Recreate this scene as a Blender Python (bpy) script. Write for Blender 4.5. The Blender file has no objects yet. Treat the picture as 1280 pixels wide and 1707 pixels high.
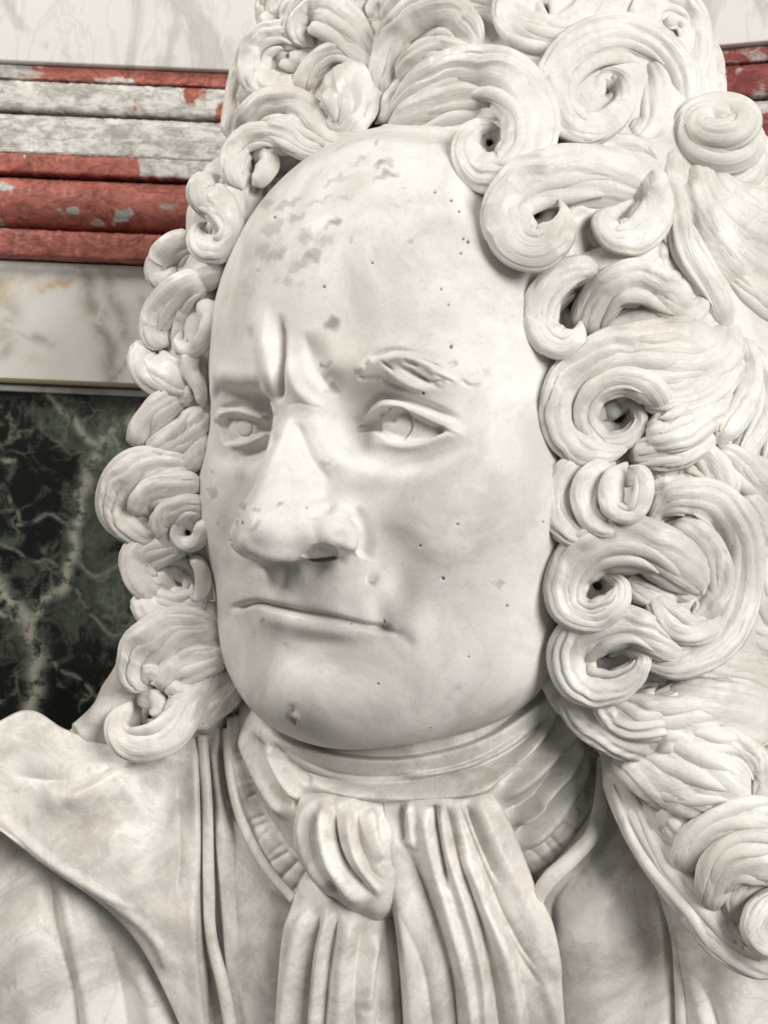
import bpy, bmesh, math, random
import numpy as np

# ------------------------------------------------------------------ camera, light, exposure
S = 0.00027                      # metres per unit (one unit = one photo pixel at depth F)
F = 853.5 / math.tan(math.radians(23.0))
ROLL = 0.042
ZC = 1.55
sc = bpy.context.scene
col = sc.collection

def cam2world(P):
    P = np.asarray(P, float)
    ca, sa = math.cos(ROLL), math.sin(ROLL)
    X, Y, D = P[..., 0], P[..., 1], P[..., 2]
    return np.stack([(X*ca + Y*sa)*S, D*S, ZC - (-X*sa + Y*ca)*S], -1)

def px2cam(px, py, D):
    px, py, D = np.broadcast_arrays(np.asarray(px, float), np.asarray(py, float), np.asarray(D, float))
    return np.stack([(px - 640.0)*D/F, (py - 853.5)*D/F, D], -1)

def cam2px(P):
    return 640.0 + P[..., 0]*F/P[..., 2], 853.5 + P[..., 1]*F/P[..., 2]

from mathutils import Matrix, Vector
cd = bpy.data.cameras.new('camera')
cam = bpy.data.objects.new('camera', cd); col.objects.link(cam)
cd.sensor_fit = 'VERTICAL'; cd.sensor_height = 24.0
cd.lens = 12.0/math.tan(math.radians(23.0))
cd.clip_start = 0.01; cd.clip_end = 60
ca, sa = math.cos(ROLL), math.sin(ROLL)
cam.matrix_world = Matrix(((ca, -sa, 0, 0), (0, 0, -1, 0), (sa, ca, 0, ZC), (0, 0, 0, 1)))
cd.dof.use_dof = True; cd.dof.focus_distance = 2060*S; cd.dof.aperture_fstop = 13.0
sc.camera = cam

w = bpy.data.worlds.new('World'); sc.world = w; w.use_nodes = True
wb = w.node_tree.nodes['Background']; wb.inputs[0].default_value = (1.0, 0.96, 0.90, 1); wb.inputs[1].default_value = 0.13

def area(name, loc, target, sx, sy, power, color):
    l = bpy.data.lights.new(name, 'AREA'); l.shape = 'RECTANGLE'; l.size = sx; l.size_y = sy
    l.energy = power; l.color = color
    o = bpy.data.objects.new(name, l); col.objects.link(o)
    o.location = loc
    o.rotation_euler = (Vector(target) - Vector(loc)).to_track_quat('-Z', 'Y').to_euler()
    return o
TGT = (0.0, 0.56, ZC)
area('window_light', (1.00, -0.75, ZC + 0.58), (0.0, 0.56, ZC - 0.04), 0.85, 0.85, 28, (1.0, 0.98, 0.952))
area('side_lamp_light', (-1.05, 0.30, ZC + 0.95), TGT, 0.35, 0.35, 11, (1.0, 0.97, 0.92))

sc.view_settings.view_transform = 'Standard'; sc.view_settings.look = 'None'
sc.view_settings.exposure = 0.33; sc.view_settings.gamma = 1.0
sc.view_settings.use_curve_mapping = False
sc.cycles.use_denoising = True
sc.cycles.max_bounces = 4; sc.cycles.diffuse_bounces = 2; sc.cycles.glossy_bounces = 2

# ------------------------------------------------------------------ materials
def new_mat(name):
    m = bpy.data.materials.new(name); m.use_nodes = True
    nt = m.node_tree; b = nt.nodes['Principled BSDF']
    return m, nt, b

def N(nt, typ, **kw):
    n = nt.nodes.new(typ)
    for k, v in kw.items():
        setattr(n, k, v)
    return n

def ramp(nt, src, stops, interp='EASE'):
    r = N(nt, 'ShaderNodeValToRGB'); r.color_ramp.interpolation = interp
    els = r.color_ramp.elements
    while len(els) > 1: els.remove(els[0])
    els[0].position = stops[0][0]; els[0].color = (*stops[0][1], 1)
    for p, c in stops[1:]:
        e = els.new(p); e.color = (*c, 1)
    nt.links.new(src, r.inputs[0])
    return r.outputs[0]

def noise(nt, vec, scale, detail=4, rough=.55, dist=0.0):
    n = N(nt, 'ShaderNodeTexNoise'); n.inputs['Scale'].default_value = scale
    n.inputs['Detail'].default_value = detail; n.inputs['Roughness'].default_value = rough
    n.inputs['Distortion'].default_value = dist
    nt.links.new(vec, n.inputs['Vector'])
    return n.outputs[0]

def mix(nt, fac, a, b, mode='MIX'):
    m = N(nt, 'ShaderNodeMix', data_type='RGBA', blend_type=mode)
    if isinstance(fac, (int, float)): m.inputs[0].default_value = fac
    else: nt.links.new(fac, m.inputs[0])
    for i, x in ((6, a), (7, b)):
        if isinstance(x, tuple): m.inputs[i].default_value = (*x, 1)
        else: nt.links.new(x, m.inputs[i])
    return m.outputs[2]

def geo_pos(nt):
    return N(nt, 'ShaderNodeNewGeometry').outputs['Position']

def marble_mat(name, base, dark, warm, rough=0.42, bump=0.25, stain=False, sss=0.0, strand=False, grime=.3, vein=0.0):
    m, nt, b = new_mat(name)
    pos = geo_pos(nt)
    n1 = noise(nt, pos, 17, 6, .62, .8)
    c = mix(nt, ramp(nt, n1, [(.40, (0, 0, 0)), (.66, (1, 1, 1))]), base, dark)
    n2 = noise(nt, pos, 31, 4, .55, .3)
    c = mix(nt, ramp(nt, n2, [(.5, (0, 0, 0)), (.75, (.75, .75, .75))]), c, warm)
    n3 = noise(nt, pos, 900, 3, .7)
    c = mix(nt, ramp(nt, n3, [(.66, (0, 0, 0)), (.8, (.35, .35, .35))]), c, tuple(x*.62 for x in dark))
    # old grime in irregular patches and a sugary grain
    ng = noise(nt, pos, 46, 9, .68, .7)
    c = mix(nt, ramp(nt, ng, [(.50, (0, 0, 0)), (.60, (grime*.5,)*3), (.74, (grime,)*3)]), c, (.40, .355, .295))
    nv = noise(nt, pos, 9, 7, .6, 1.6)
    if vein: c = mix(nt, ramp(nt, nv, [(.465, (0, 0, 0)), (.49, (vein,)*3), (.515, (0, 0, 0))]), c, tuple(x*.80 for x in dark))
    gr = noise(nt, pos, 620, 2, .6)
    c = mix(nt, 1.0, c, ramp(nt, gr, [(.3, (.93, .93, .93)), (.5, (1, 1, 1)), (.7, (1.0, 1.0, 1.0))]), 'MULTIPLY')
    # small black pits of old stone
    vor = N(nt, 'ShaderNodeTexVoronoi'); vor.inputs['Scale'].default_value = 75
    nt.links.new(pos, vor.inputs['Vector'])
    pit = ramp(nt, vor.outputs['Distance'], [(.0, (1, 1, 1)), (.034, (1, 1, 1)), (.055, (0, 0, 0))], 'LINEAR')
    gate = ramp(nt, noise(nt, pos, 38, 2), [(.62, (0, 0, 0)), (.66, (1, 1, 1))], 'LINEAR')
    pm = N(nt, 'ShaderNodeMath', operation='MULTIPLY'); nt.links.new(pit, pm.inputs[0]); nt.links.new(gate, pm.inputs[1])
    c = mix(nt, pm.outputs[0], c, (.16, .14, .12))
    if stain:
        at = N(nt, 'ShaderNodeAttribute', attribute_name='stain')
        wob = noise(nt, pos, 210, 5, .65, .6)
        ad = N(nt, 'ShaderNodeMath', operation='MULTIPLY_ADD'); nt.links.new(wob, ad.inputs[0]); ad.inputs[1].default_value = .55; nt.links.new(at.outputs['Fac'], ad.inputs[2])
        c = mix(nt, ramp(nt, ad.outputs[0], [(.42, (0, 0, 0)), (.62, (.42, .42, .42)), (.92, (.9, .9, .9))]), c, (.27, .25, .24))
    ap = N(nt, 'ShaderNodeAttribute', attribute_name='pit')
    c = mix(nt, ap.outputs['Fac'], c, (.07, .06, .05))
    nt.links.new(c, b.inputs['Base Color'])
    b.inputs['Subsurface Weight'].default_value = sss
    b.inputs['Subsurface Radius'].default_value = (1.0, .85, .7)
    b.inputs['Subsurface Scale'].default_value = 0.004
    b.inputs['Specular IOR Level'].default_value = 0.45
    nt.links.new(ramp(nt, noise(nt, pos, 55, 4, .6), [(.3, (rough - .1,)*3), (.7, (rough + .14,)*3)]), b.inputs['Roughness'])
    bp = N(nt, 'ShaderNodeBump'); bp.inputs['Strength'].default_value = bump; bp.inputs['Distance'].default_value = 0.0006
    nt.links.new(noise(nt, pos, 330, 5, .62), bp.inputs['Height'])
    if strand:     # fine chisel lines that follow each lock
        at = N(nt, 'ShaderNodeAttribute', attribute_name='strand')
        b2 = N(nt, 'ShaderNodeBump'); b2.inputs['Strength'].default_value = .34; b2.inputs['Distance'].default_value = 0.0011
        nt.links.new(noise(nt, at.outputs['Vector'], 2.3, 4, .58), b2.inputs['Height'])
        nt.links.new(bp.outputs[0], b2.inputs['Normal']); bp = b2
    nt.links.new(bp.outputs[0], b.inputs['Normal'])
    return m

M_face = marble_mat('polished_white_marble', (.77, .742, .705), (.565, .54, .505), (.69, .64, .575), .54, .20, True, grime=.24)
M_hair = marble_mat('carved_white_marble', (.77, .745, .705), (.60, .575, .53), (.64, .59, .52), .40, .34, strand=True, grime=.38)
M_cloth = marble_mat('carved_marble_cloth', (.80, .77, .72), (.50, .475, .435), (.63, .575, .50), .42, .42, grime=.68, vein=.25)

# ------------------------------------------------------------------ object helpers
def link_obj(name, me, mat, parent=None):
    o = bpy.data.objects.new(name, me); col.objects.link(o)
    if mat: me.materials.append(mat)
    if parent is not None: o.parent = parent
    return o

def tag(o, label=None, cat=None, kind=None, group=None):
    if label: o['label'] = label
    if cat: o['category'] = cat
    if kind: o['kind'] = kind
    if group: o['group'] = group
    return o

def mesh_from(verts_world, faces, smooth=True, attrs=None):
    me = bpy.data.meshes.new('m')
    faces = np.asarray(faces)
    nv, nf = len(verts_world), len(faces); k = faces.shape[1]
    me.vertices.add(nv); me.vertices.foreach_set('co', np.ascontiguousarray(verts_world, np.float32).ravel())
    me.loops.add(nf*k); me.loops.foreach_set('vertex_index', np.ascontiguousarray(faces, np.int32).ravel())
    me.polygons.add(nf)
    me.polygons.foreach_set('loop_start', np.arange(0, nf*k, k, dtype=np.int32))
    me.polygons.foreach_set('use_smooth', np.full(nf, smooth, bool))
    me.update(calc_edges=True); me.validate()
    for k2, v in (attrs or {}).items():
        if np.ndim(v) == 2:
            a = me.attributes.new(k2, 'FLOAT_VECTOR', 'POINT'); a.data.foreach_set('vector', np.ascontiguousarray(v, np.float32).ravel()); continue
        a = me.attributes.new(k2, 'FLOAT', 'POINT'); a.data.foreach_set('value', np.ascontiguousarray(v, np.float32))
    return me

def smooth01(x):
    x = np.clip(x, 0, 1); return x*x*(3 - 2*x)

def vnormals(V, Q):
    fn = np.cross(V[Q[:, 2]] - V[Q[:, 0]], V[Q[:, 3]] - V[Q[:, 1]])
    n = np.zeros_like(V)
    for i in range(4):
        for c in range(3):
            n[:, c] += np.bincount(Q[:, i], fn[:, c], len(V))
    return n/np.maximum(np.linalg.norm(n, axis=1, keepdims=True), 1e-9)

def laplace(V, Q, it, lam=.5):
    nv = len(V)
    E = np.concatenate([Q[:, [0, 1]], Q[:, [1, 2]], Q[:, [2, 3]], Q[:, [3, 0]]])
    deg = np.bincount(E[:, 0], minlength=nv) + np.bincount(E[:, 1], minlength=nv)
    for _ in range(it):
        A = np.zeros_like(V)
        for c in range(3):
            A[:, c] = np.bincount(E[:, 0], V[E[:, 1], c], nv) + np.bincount(E[:, 1], V[E[:, 0], c], nv)
        V = V + lam*(A/np.maximum(deg, 1)[:, None] - V)
    return V

def subdivide(V, Q):
    nv = len(V)
    E = np.sort(np.concatenate([Q[:, [0, 1]], Q[:, [1, 2]], Q[:, [2, 3]], Q[:, [3, 0]]]), axis=1)
    key = E[:, 0].astype(np.int64)*nv + E[:, 1]
    uk, inv = np.unique(key, return_inverse=True)
    em = (V[uk//nv] + V[uk % nv])*.5
    fm = V[Q].mean(1)
    nf = len(Q); e = inv.reshape(4, nf).T + nv; f = np.arange(nf) + nv + len(uk)
    V2 = np.concatenate([V, em, fm])
    Q2 = np.concatenate([np.stack([Q[:, i], e[:, i], f, e[:, (i - 1) % 4]], 1) for i in range(4)])
    return V2, Q2

def catmull(pts, n):
    """dense Catmull-Rom through pts (m,k) -> (n,k), roughly even in arc length"""
    P = np.asarray(pts, float)
    if len(P) == 2:
        t = np.linspace(0, 1, n)[:, None]; return P[0]*(1 - t) + P[1]*t
    Q = np.vstack([2*P[0] - P[1], P, 2*P[-1] - P[-2]])
    out = []
    for i in range(len(P) - 1):
        p0, p1, p2, p3 = Q[i], Q[i+1], Q[i+2], Q[i+3]
        t = np.linspace(0, 1, 24, endpoint=False)[:, None]
        out.append(.5*((2*p1) + (-p0 + p2)*t + (2*p0 - 5*p1 + 4*p2 - p3)*t**2 + (-p0 + 3*p1 - 3*p2 + p3)*t**3))
    out.append(P[-1:]); C = np.vstack(out)
    s = np.concatenate([[0], np.cumsum(np.linalg.norm(np.diff(C[:, :2], axis=0), axis=1) + 1e-6)])
    si = np.linspace(0, s[-1], n)
    return np.stack([np.interp(si, s, C[:, k]) for k in range(C.shape[1])], 1)

def poly_dist(px, py, line):
    """distance to a px polyline, signed side (+ = right of travel, image y down), param 0..1"""
    L = np.asarray(line, float)
    d2 = np.full(px.shape, 1e18); side = np.zeros(px.shape); tt = np.zeros(px.shape)
    seg = np.linalg.norm(np.diff(L, axis=0), axis=1); cs = np.concatenate([[0], np.cumsum(seg)]); T = max(cs[-1], 1e-9)
    for i in range(len(L) - 1):
        a, b = L[i], L[i+1]; ab = b - a; l2 = max(ab @ ab, 1e-9)
        t = np.clip(((px - a[0])*ab[0] + (py - a[1])*ab[1])/l2, 0, 1)
        dx = px - a[0] - t*ab[0]; dy = py - a[1] - t*ab[1]
        q = dx*dx + dy*dy
        m = q < d2
        d2[m] = q[m]; side[m] = np.sign(ab[0]*dy - ab[1]*dx)[m]; tt[m] = ((cs[i] + t*seg[i])/T)[m]
    return np.sqrt(d2), side, tt

class Sculpt:
    """strokes drawn over a dense surface, each moving it along its own normal"""
    def __init__(s, V, Q):
        s.V, s.Q = V, Q; s.refresh()
    def refresh(s):
        s.N = vnormals(s.V, s.Q)
        s.view = s.V/np.linalg.norm(s.V, axis=1, keepdims=True)
        s.face = -(s.N*s.view).sum(1)
        if np.median(s.face) < 0 and s.face.mean() < 0: pass
        s.px, s.py = cam2px(s.V)
    def stroke(s, pts, width, amp, prof='g', taper=(.2, .2), n=None, dirn='n', facing=-.1):
        L = catmull(pts, n or max(8, len(pts)*6))
        wm = width*3.2
        bb = (s.px > L[:, 0].min() - wm) & (s.px < L[:, 0].max() + wm) & (s.py > L[:, 1].min() - wm) & (s.py < L[:, 1].max() + wm) & (s.face > facing)
        idx = np.nonzero(bb)[0]
        if not len(idx): return
        d, side, t = poly_dist(s.px[idx], s.py[idx], L)
        x = d/width
        if prof == 'g': h = np.exp(-x*x)
        elif prof == 'v': h = np.exp(-x)*(1 + x*.3)                 # sharp crease
        elif prof == 'k': h = np.exp(-x**1.2)
        elif prof == 'f': h = 1 - smooth01((x - .55)/.9)             # flat topped band
        elif prof == 'r': h = np.where(side > 0, np.exp(-(x/.28)**2), np.exp(-x*x))   # steep on the right of travel
        elif prof == 'l': h = np.where(side < 0, np.exp(-(x/.42)**2), np.exp(-x*x))
        tp = np.ones_like(t)
        if taper[0] > 0: tp *= smooth01(t/taper[0])
        if taper[1] > 0: tp *= smooth01((1 - t)/taper[1])
        h = h*tp*amp
        if dirn == 'n': s.V[idx] += s.N[idx]*h[:, None]
        else: s.V[idx] -= s.view[idx]*h[:, None]
    def blob(s, x, y, rx, ry, amp, rot=0, facing=-.1, dirn='n', p=2):
        c, sn = math.cos(rot), math.sin(rot)
        dx, dy = s.px - x, s.py - y
        q = ((dx*c + dy*sn)/rx)**2 + ((-dx*sn + dy*c)/ry)**2
        idx = np.nonzero((q < 7) & (s.face > facing))[0]
        h = np.exp(-q[idx]**(p/2))*amp
        if dirn == 'n': s.V[idx] += s.N[idx]*h[:, None]
        else: s.V[idx] -= s.view[idx]*h[:, None]
    def region(s, poly, amp, soft=4, dirn='n', facing=-.1):
        """push everything inside a closed px polygon, soft edge"""
        L = catmull(list(poly) + [poly[0]], len(poly)*8)
        bb = (s.px > L[:, 0].min() - soft*2) & (s.px < L[:, 0].max() + soft*2) & (s.py > L[:, 1].min() - soft*2) & (s.py < L[:, 1].max() + soft*2) & (s.face > facing)
        idx = np.nonzero(bb)[0]
        x, y = s.px[idx], s.py[idx]
        d, _, _ = poly_dist(x, y, L)
        ins = np.zeros(len(idx), bool); j = len(L) - 1
        for i in range(len(L)):
            c = ((L[i, 1] > y) != (L[j, 1] > y)) & (x < (L[j, 0] - L[i, 0])*(y - L[i, 1])/(L[j, 1] - L[i, 1] + 1e-12) + L[i, 0])
            ins ^= c; j = i
        h = smooth01(.5 + np.where(ins, d, -d)/(2*soft))*amp
        if dirn == 'n': s.V[idx] += s.N[idx]*h[:, None]
        else: s.V[idx] -= s.view[idx]*h[:, None]

def local_smooth(s, cx, cy, rx, ry, it):
    near = ((s.px - cx)/rx)**2 + ((s.py - cy)/ry)**2 < 6
    q = s.Q[near[s.Q].all(1)]; ids, inv = np.unique(q, return_inverse=True)
    sub = laplace(s.V[ids], inv.reshape(-1, 4), it)
    k = np.exp(-(((s.px[ids] - cx)/rx)**2 + ((s.py[ids] - cy)/ry)**2)**2)
    s.V[ids] += (sub - s.V[ids])*k[:, None]
    s.refresh()

def vdb_mesh(phi, origin, h):
    import openvdb
    g = openvdb.FloatGrid(3.0*h)
    g.copyFromArray(np.ascontiguousarray(np.clip(phi, -3*h, 3*h), np.float32))
    pts, quads = g.convertToQuads(isovalue=0.0)
    return np.asarray(pts, float)*h + origin, np.asarray(quads, np.int64)

class SDF:
    def __init__(s, lo, hi, h):
        s.lo = np.array(lo, float); s.h = h
        n = [int((b - a)/h) + 1 for a, b in zip(lo, hi)]
        s.g = [np.arange(k, dtype=np.float32)*h + a for k, a in zip(n, lo)]
        s.X = s.g[0][:, None, None]; s.Y = s.g[1][None, :, None]; s.Z = s.g[2][None, None, :]
        s.phi = np.full(n, 1e3, np.float32)
    def ell(s, c, r, rot=None):
        x, y, z = s.X - c[0], s.Y - c[1], s.Z - c[2]
        if rot is not None:   # rotation about v axis then r axis (deg)
            a = math.radians(rot[0]); x, z = x*math.cos(a) - z*math.sin(a), x*math.sin(a) + z*math.cos(a)
            a = math.radians(rot[1]); y, z = y*math.cos(a) - z*math.sin(a), y*math.sin(a) + z*math.cos(a)
            if len(rot) > 2:
                a = math.radians(rot[2]); x, y = x*math.cos(a) - y*math.sin(a), x*math.sin(a) + y*math.cos(a)
        k0 = np.sqrt((x/r[0])**2 + (y/r[1])**2 + (z/r[2])**2)
        k1 = np.sqrt((x/r[0]**2)**2 + (y/r[1]**2)**2 + (z/r[2]**2)**2)
        return k0*(k0 - 1)/np.maximum(k1, 1e-6)
    def cap(s, a, b, ra, rb):
        a, b = np.array(a, float), np.array(b, float); ab = b - a; l2 = ab @ ab
        t = np.clip(((s.X - a[0])*ab[0] + (s.Y - a[1])*ab[1] + (s.Z - a[2])*ab[2])/l2, 0, 1)
        d = np.sqrt((s.X - a[0] - t*ab[0])**2 + (s.Y - a[1] - t*ab[1])**2 + (s.Z - a[2] - t*ab[2])**2)
        return d - (ra + (rb - ra)*t)
    def add(s, d, k):
        h = np.clip(.5 + .5*(s.phi - d)/k, 0, 1)
        s.phi = (s.phi + (d - s.phi)*h - k*h*(1 - h)).astype(np.float32)
    def sub(s, d, k):
        h = np.clip(.5 - .5*(s.phi + d)/k, 0, 1)
        s.phi = (s.phi + (-d - s.phi)*h + k*h*(1 - h)).astype(np.float32)

# ------------------------------------------------------------------ the bust
bust = bpy.data.objects.new('marble_bust', None); col.objects.link(bust)
bust.location = cam2world(np.array([0., 1050., 2250.]))
tag(bust, 'white marble portrait bust of a man in a curled wig and knotted cravat', 'bust')
bpy.context.view_layer.update()
BINV = bust.matrix_world.inverted()

def part(name, V, Q, mat, parent=bust, attrs=None, smooth=True):
    """V in camera units"""
    W = cam2world(V) - np.array(bust.location)      # parents share the bust's origin
    return link_obj(name, mesh_from(W, Q, smooth, attrs), mat, parent)

YAW = math.radians(35); PITCH = math.radians(0)
HO = px2cam(483, 690, 2011.)[None]                   # nasion
FWD = np.array([-math.sin(YAW), 0, -math.cos(YAW)]); RGT = np.array([math.cos(YAW), 0, -math.sin(YAW)]); UPV = np.array([0, -1., 0])
def head2cam(P):
    return HO + P[:, :1]*RGT + P[:, 1:2]*UPV + P[:, 2:3]*FWD

def build_head():
    s = SDF((-430, -640, -520), (430, 640, 190), 4.4)
    s.add(s.ell((0, 125, -325), (388, 430, 318)), 1)
    s.add(s.ell((0, -170, -300), (368, 370, 262)), 90)           # cheeks, jaw
    s.add(s.ell((0, -456, -155), (195, 125, 135)), 70)            # chin mass
    s.add(s.ell((0, -320, -140), (185, 130, 118)), 60)            # muzzle
    for q in (-1, 1):
        s.add(s.ell((q*220, -160, -190), (125, 150, 105)), 90)    # cheek apples
        s.add(s.ell((q*175, -402, -250), (150, 132, 150)), 110)    # jowls
        s.add(s.cap((q*60, 62, -58), (q*200, 62, -125), 50, 44), 60)   # brow ridge
        s.sub(s.ell((q*150, -12, -10), (105, 62, 92), (q*-14, 0)), 45) # sockets
        s.add(s.ell((q*166, -14, -142), (96, 86, 86)), 20)        # eye with lids
    s.add(s.cap((0, 25, -66), (0, -165, 34), 48, 50), 46)         # nose bridge
    s.add(s.ell((0, -192, 44), (60, 52, 58)), 30)                 # tip
    for q in (-1, 1):
        s.add(s.ell((q*72, -205, -18), (46, 44, 64), (q*14, 0)), 44)   # wings
    s.add(s.cap((0, -205, 30), (0, -245, -35), 20, 30), 18)       # columella
    s.phi = np.maximum(s.phi, (-510 - s.Z))                        # cut flat behind, inside the wig
    V, Q = vdb_mesh(s.phi, s.lo, s.h)
    V = laplace(V, Q, 2)
    V[:, 0] = np.where(V[:, 0] > 190, 190 + (V[:, 0] - 190)*(1 - .14*smooth01((V[:, 1] + 60)/420)), V[:, 0])
    q = np.maximum(V[:, 0] - 240, 0); V[:, 0] += q*.12*(1 - smooth01((V[:, 1] + 160)/380))
    V = head2cam(V)
    if ((vnormals(V, Q)*(V - V.mean(0))).sum(1)).mean() < 0: Q = Q[:, ::-1]
    return V, Q

def sculpt_face(V, Q):
    V, Q = subdivide(V, Q)
    V = laplace(V, Q, 2)
    s = Sculpt(V, Q)
    # broad planes first
    s.blob(586, 690, 30, 36, -12); s.blob(600, 750, 34, 24, -6)
    s.blob(455, 690, 22, 40, -6)
    s.stroke([(612, 850), (650, 905), (668, 960), (655, 1010), (640, 1045)], 40, -17, 'g', (.4, .4))
    s.stroke([(690, 800), (730, 930), (725, 1060)], 60, 7, 'g', (.5, .5))
    s.stroke([(430, 1078), (510, 1096), (600, 1098)], 26, -8, 'g', (.5, .5))
    s.blob(495, 1165, 90, 60, 9)
    s.blob(440, 960, 60, 26, -6)
    s.stroke([(400, 775), (392, 850), (385, 930)], 22, -5)
    s.stroke([(600, 620), (650, 600), (720, 612), (800, 645)], 34, 6, 'g', (.5, .5))
    s.refresh()
    # frown
    s.stroke([(436, 500), (446, 560), (455, 625), (461, 668)], 26, 16, 'l', (.5, .3))
    s.stroke([(467, 520), (469, 600), (464, 676)], 6.5, -17, 'g', (.25, .2))
    s.stroke([(482, 552), (486, 610), (503, 652), (548, 685), (590, 690)], 14, 8, 'g', (.4, .5))
    s.stroke([(508, 548), (516, 602), (536, 638), (572, 662)], 25, -18, 'r', (.35, .3))
    s.stroke([(420, 540), (424, 600), (440, 660)], 8, -6, 'g')
    s.stroke([(486, 590), (498, 640), (518, 690), (535, 725)], 20, 6, 'g', (.3, .4))
    s.stroke([(340, 618), (385, 628), (432, 640)], 16, 7, 'g', (.4, .3), facing=.25)
    s.stroke([(350, 655), (400, 664), (450, 682)], 16, -9, 'g', (.1, .2))
    s.stroke([(474, 677), (500, 673), (540, 683)], 2.2, -1.6, 'v')
    s.refresh()
    # right eye
    s.stroke([(603, 692), (630, 664), (664, 662), (715, 678), (776, 704)], 6, -15, 'g', (.1, .3))
    s.stroke([(606, 708), (626, 680), (652, 673), (692, 684), (740, 706), (782, 724)], 8, 8.5, 'f', (.15, .25))
    s.stroke([(612, 727), (655, 743), (700, 743), (742, 728), (780, 722)], 8, 5, 'g', (.2, .2))
    s.stroke([(598, 735), (632, 772), (700, 770), (760, 750), (815, 726)], 15, -7, 'g', (.2, .3))
    s.region([(596, 717), (604, 710), (616, 700), (627, 690), (652, 684), (682, 689), (707, 703), (735, 715), (722, 728), (692, 736), (660, 733), (632, 724), (616, 718)], -15, 2.4)
    s.refresh()
    a = np.linspace(0, 2*math.pi, 24)
    s.stroke([(659 + 27*math.cos(t), 708 + 25*math.sin(t)) for t in a], 2.8, -6, 'g', (0, 0), n=60)
    s.blob(654, 700, 7, 7, -6); s.blob(604, 714, 8, 4, -9); s.blob(733, 717, 7, 5, -5)
    # left eye
    s.stroke([(366, 684), (398, 675), (432, 684), (462, 698)], 5, -11, 'g', (.1, .1), facing=.22)
    s.stroke([(362, 708), (372, 687), (398, 685), (430, 694), (458, 708)], 6, 7, 'f', (.1, .1), facing=.22)
    s.stroke([(378, 744), (415, 739), (452, 722)], 6, 5, 'g', facing=.22)
    s.stroke([(396, 764), (440, 748), (466, 720)], 7, -6, 'g', facing=.22)
    s.region([(367, 712), (373, 695), (400, 694), (432, 703), (455, 713), (440, 722), (415, 730), (392, 735), (376, 740), (369, 726)], -13, 2.4, facing=.22)
    s.stroke([(400 + 17*math.cos(t), 711 + 19*math.sin(t)) for t in a], 2.4, -2, 'g', (0, 0), n=60, facing=.22)
    s.blob(443, 713, 11, 6, -7, facing=.25)
    s.refresh()
    local_smooth(s, 451, 708, 13, 20, 30)
    # right brow tufts
    for L, ww, aa in (([(592, 622), (612, 606), (630, 596)], 8, 7), ([(614, 600), (650, 584), (700, 588)], 5, -5), ([(622, 606), (665, 596), (712, 606), (750, 618)], 9, 6),
                      ([(640, 612), (676, 636), (722, 656)], 8, 8), ([(656, 606), (696, 630), (742, 650)], 5, -6), ([(628, 628), (660, 646), (690, 654)], 5, -6),
                      ([(700, 606), (736, 626), (770, 640)], 7, 5), ([(742, 612), (764, 604)], 5, -4), ([(764, 630), (784, 644), (804, 640)], 4, -4),
                      ([(600, 634), (640, 630)], 5, -4), ([(715, 640), (745, 634)], 4, -4), ([(668, 600), (700, 612)], 3.5, -4), ([(606, 612), (618, 598)], 3, -4), ([(632, 600), (660, 622)], 3, -4), ([(676, 612), (716, 640)], 3, -4), ([(690, 596), (740, 614)], 3, -4), ([(720, 622), (760, 640)], 3, -4), ([(596, 628), (608, 634)], 4, -4)):
        s.stroke(L, ww*.8, aa*(.95 if aa > 0 else 1.1), 'g', (.35, .35))
    # nose
    s.stroke([(492, 700), (506, 732), (526, 772), (552, 806)], 8, -8, 'g')
    s.stroke([(486, 690), (468, 750), (446, 810), (428, 850)], 16, 3, 'g')
    s.stroke([(520, 690), (548, 740), (572, 790)], 15, 5, 'g')
    s.region([(528, 866), (560, 850), (586, 858), (600, 886), (594, 920), (570, 916), (540, 902)], 11, 12)
    s.refresh()
    s.stroke([(508, 864), (530, 852), (566, 845)], 7, -13, 'g', (.3, .3))
    s.stroke([(586, 846), (604, 876), (608, 912), (602, 930)], 11, -15, 'g', (.2, .1))
    s.stroke([(570, 866), (584, 892), (578, 920)], 16, 11, 'g')
    s.blob(545, 838, 30, 12, 4)
    s.blob(446, 882, 42, 34, 10)
    s.refresh()
    s.stroke([(408, 934), (440, 946), (490, 950), (560, 942), (604, 938)], 11, -13, 'g', (.2, .2))
    s.stroke([(400, 880), (412, 910), (440, 924), (480, 928), (510, 924)], 9, 7, 'g', (.2, .2))
    s.refresh()
    s.region([(506, 924), (522, 911), (545, 910), (560, 920), (556, 932), (520, 934)], -34, 4, dirn='v', facing=-.95)
    s.refresh()
    # mouth
    s.stroke([(415, 992), (450, 996), (520, 1008), (600, 1028)], 14, 4, 'g')
    s.stroke([(420, 1024), (480, 1036), (560, 1052), (620, 1064)], 15, 7, 'g', (.2, .3))
    s.stroke([(384, 1018), (400, 1010), (425, 1005), (452, 1010), (500, 1020), (560, 1031), (608, 1043), (640, 1050), (676, 1062)], 5, -15, 'g', (.08, .25))
    s.stroke([(650, 1052), (676, 1066), (694, 1092)], 12, -3.5, 'g', (.3, .5)); s.blob(690, 1040, 26, 34, 6); s.blob(560, 985, 60, 26, 5); s.blob(540, 1070, 70, 14, -4)
    s.blob(394, 1013, 9, 6, -7); s.blob(634, 1047, 14, 7, -9)
    s.stroke([(618, 975), (636, 1040), (642, 1095)], 18, -7, 'g', (.5, .5))
    s.stroke([(478, 935), (468, 985)], 9, -4, 'g')
    s.blob(622, 966, 9, 8, -5)
    s.blob(592, 932, 11, 8, -9)
    s.refresh()
    local_smooth(s, 590, 932, 20, 12, 45)
    # chip on the chin and small scars
    s.blob(486, 1186, 7, 9, -5); s.blob(489, 1204, 6, 6, -6); s.blob(494, 1196, 5, 8, 3)
    s.refresh()
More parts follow.
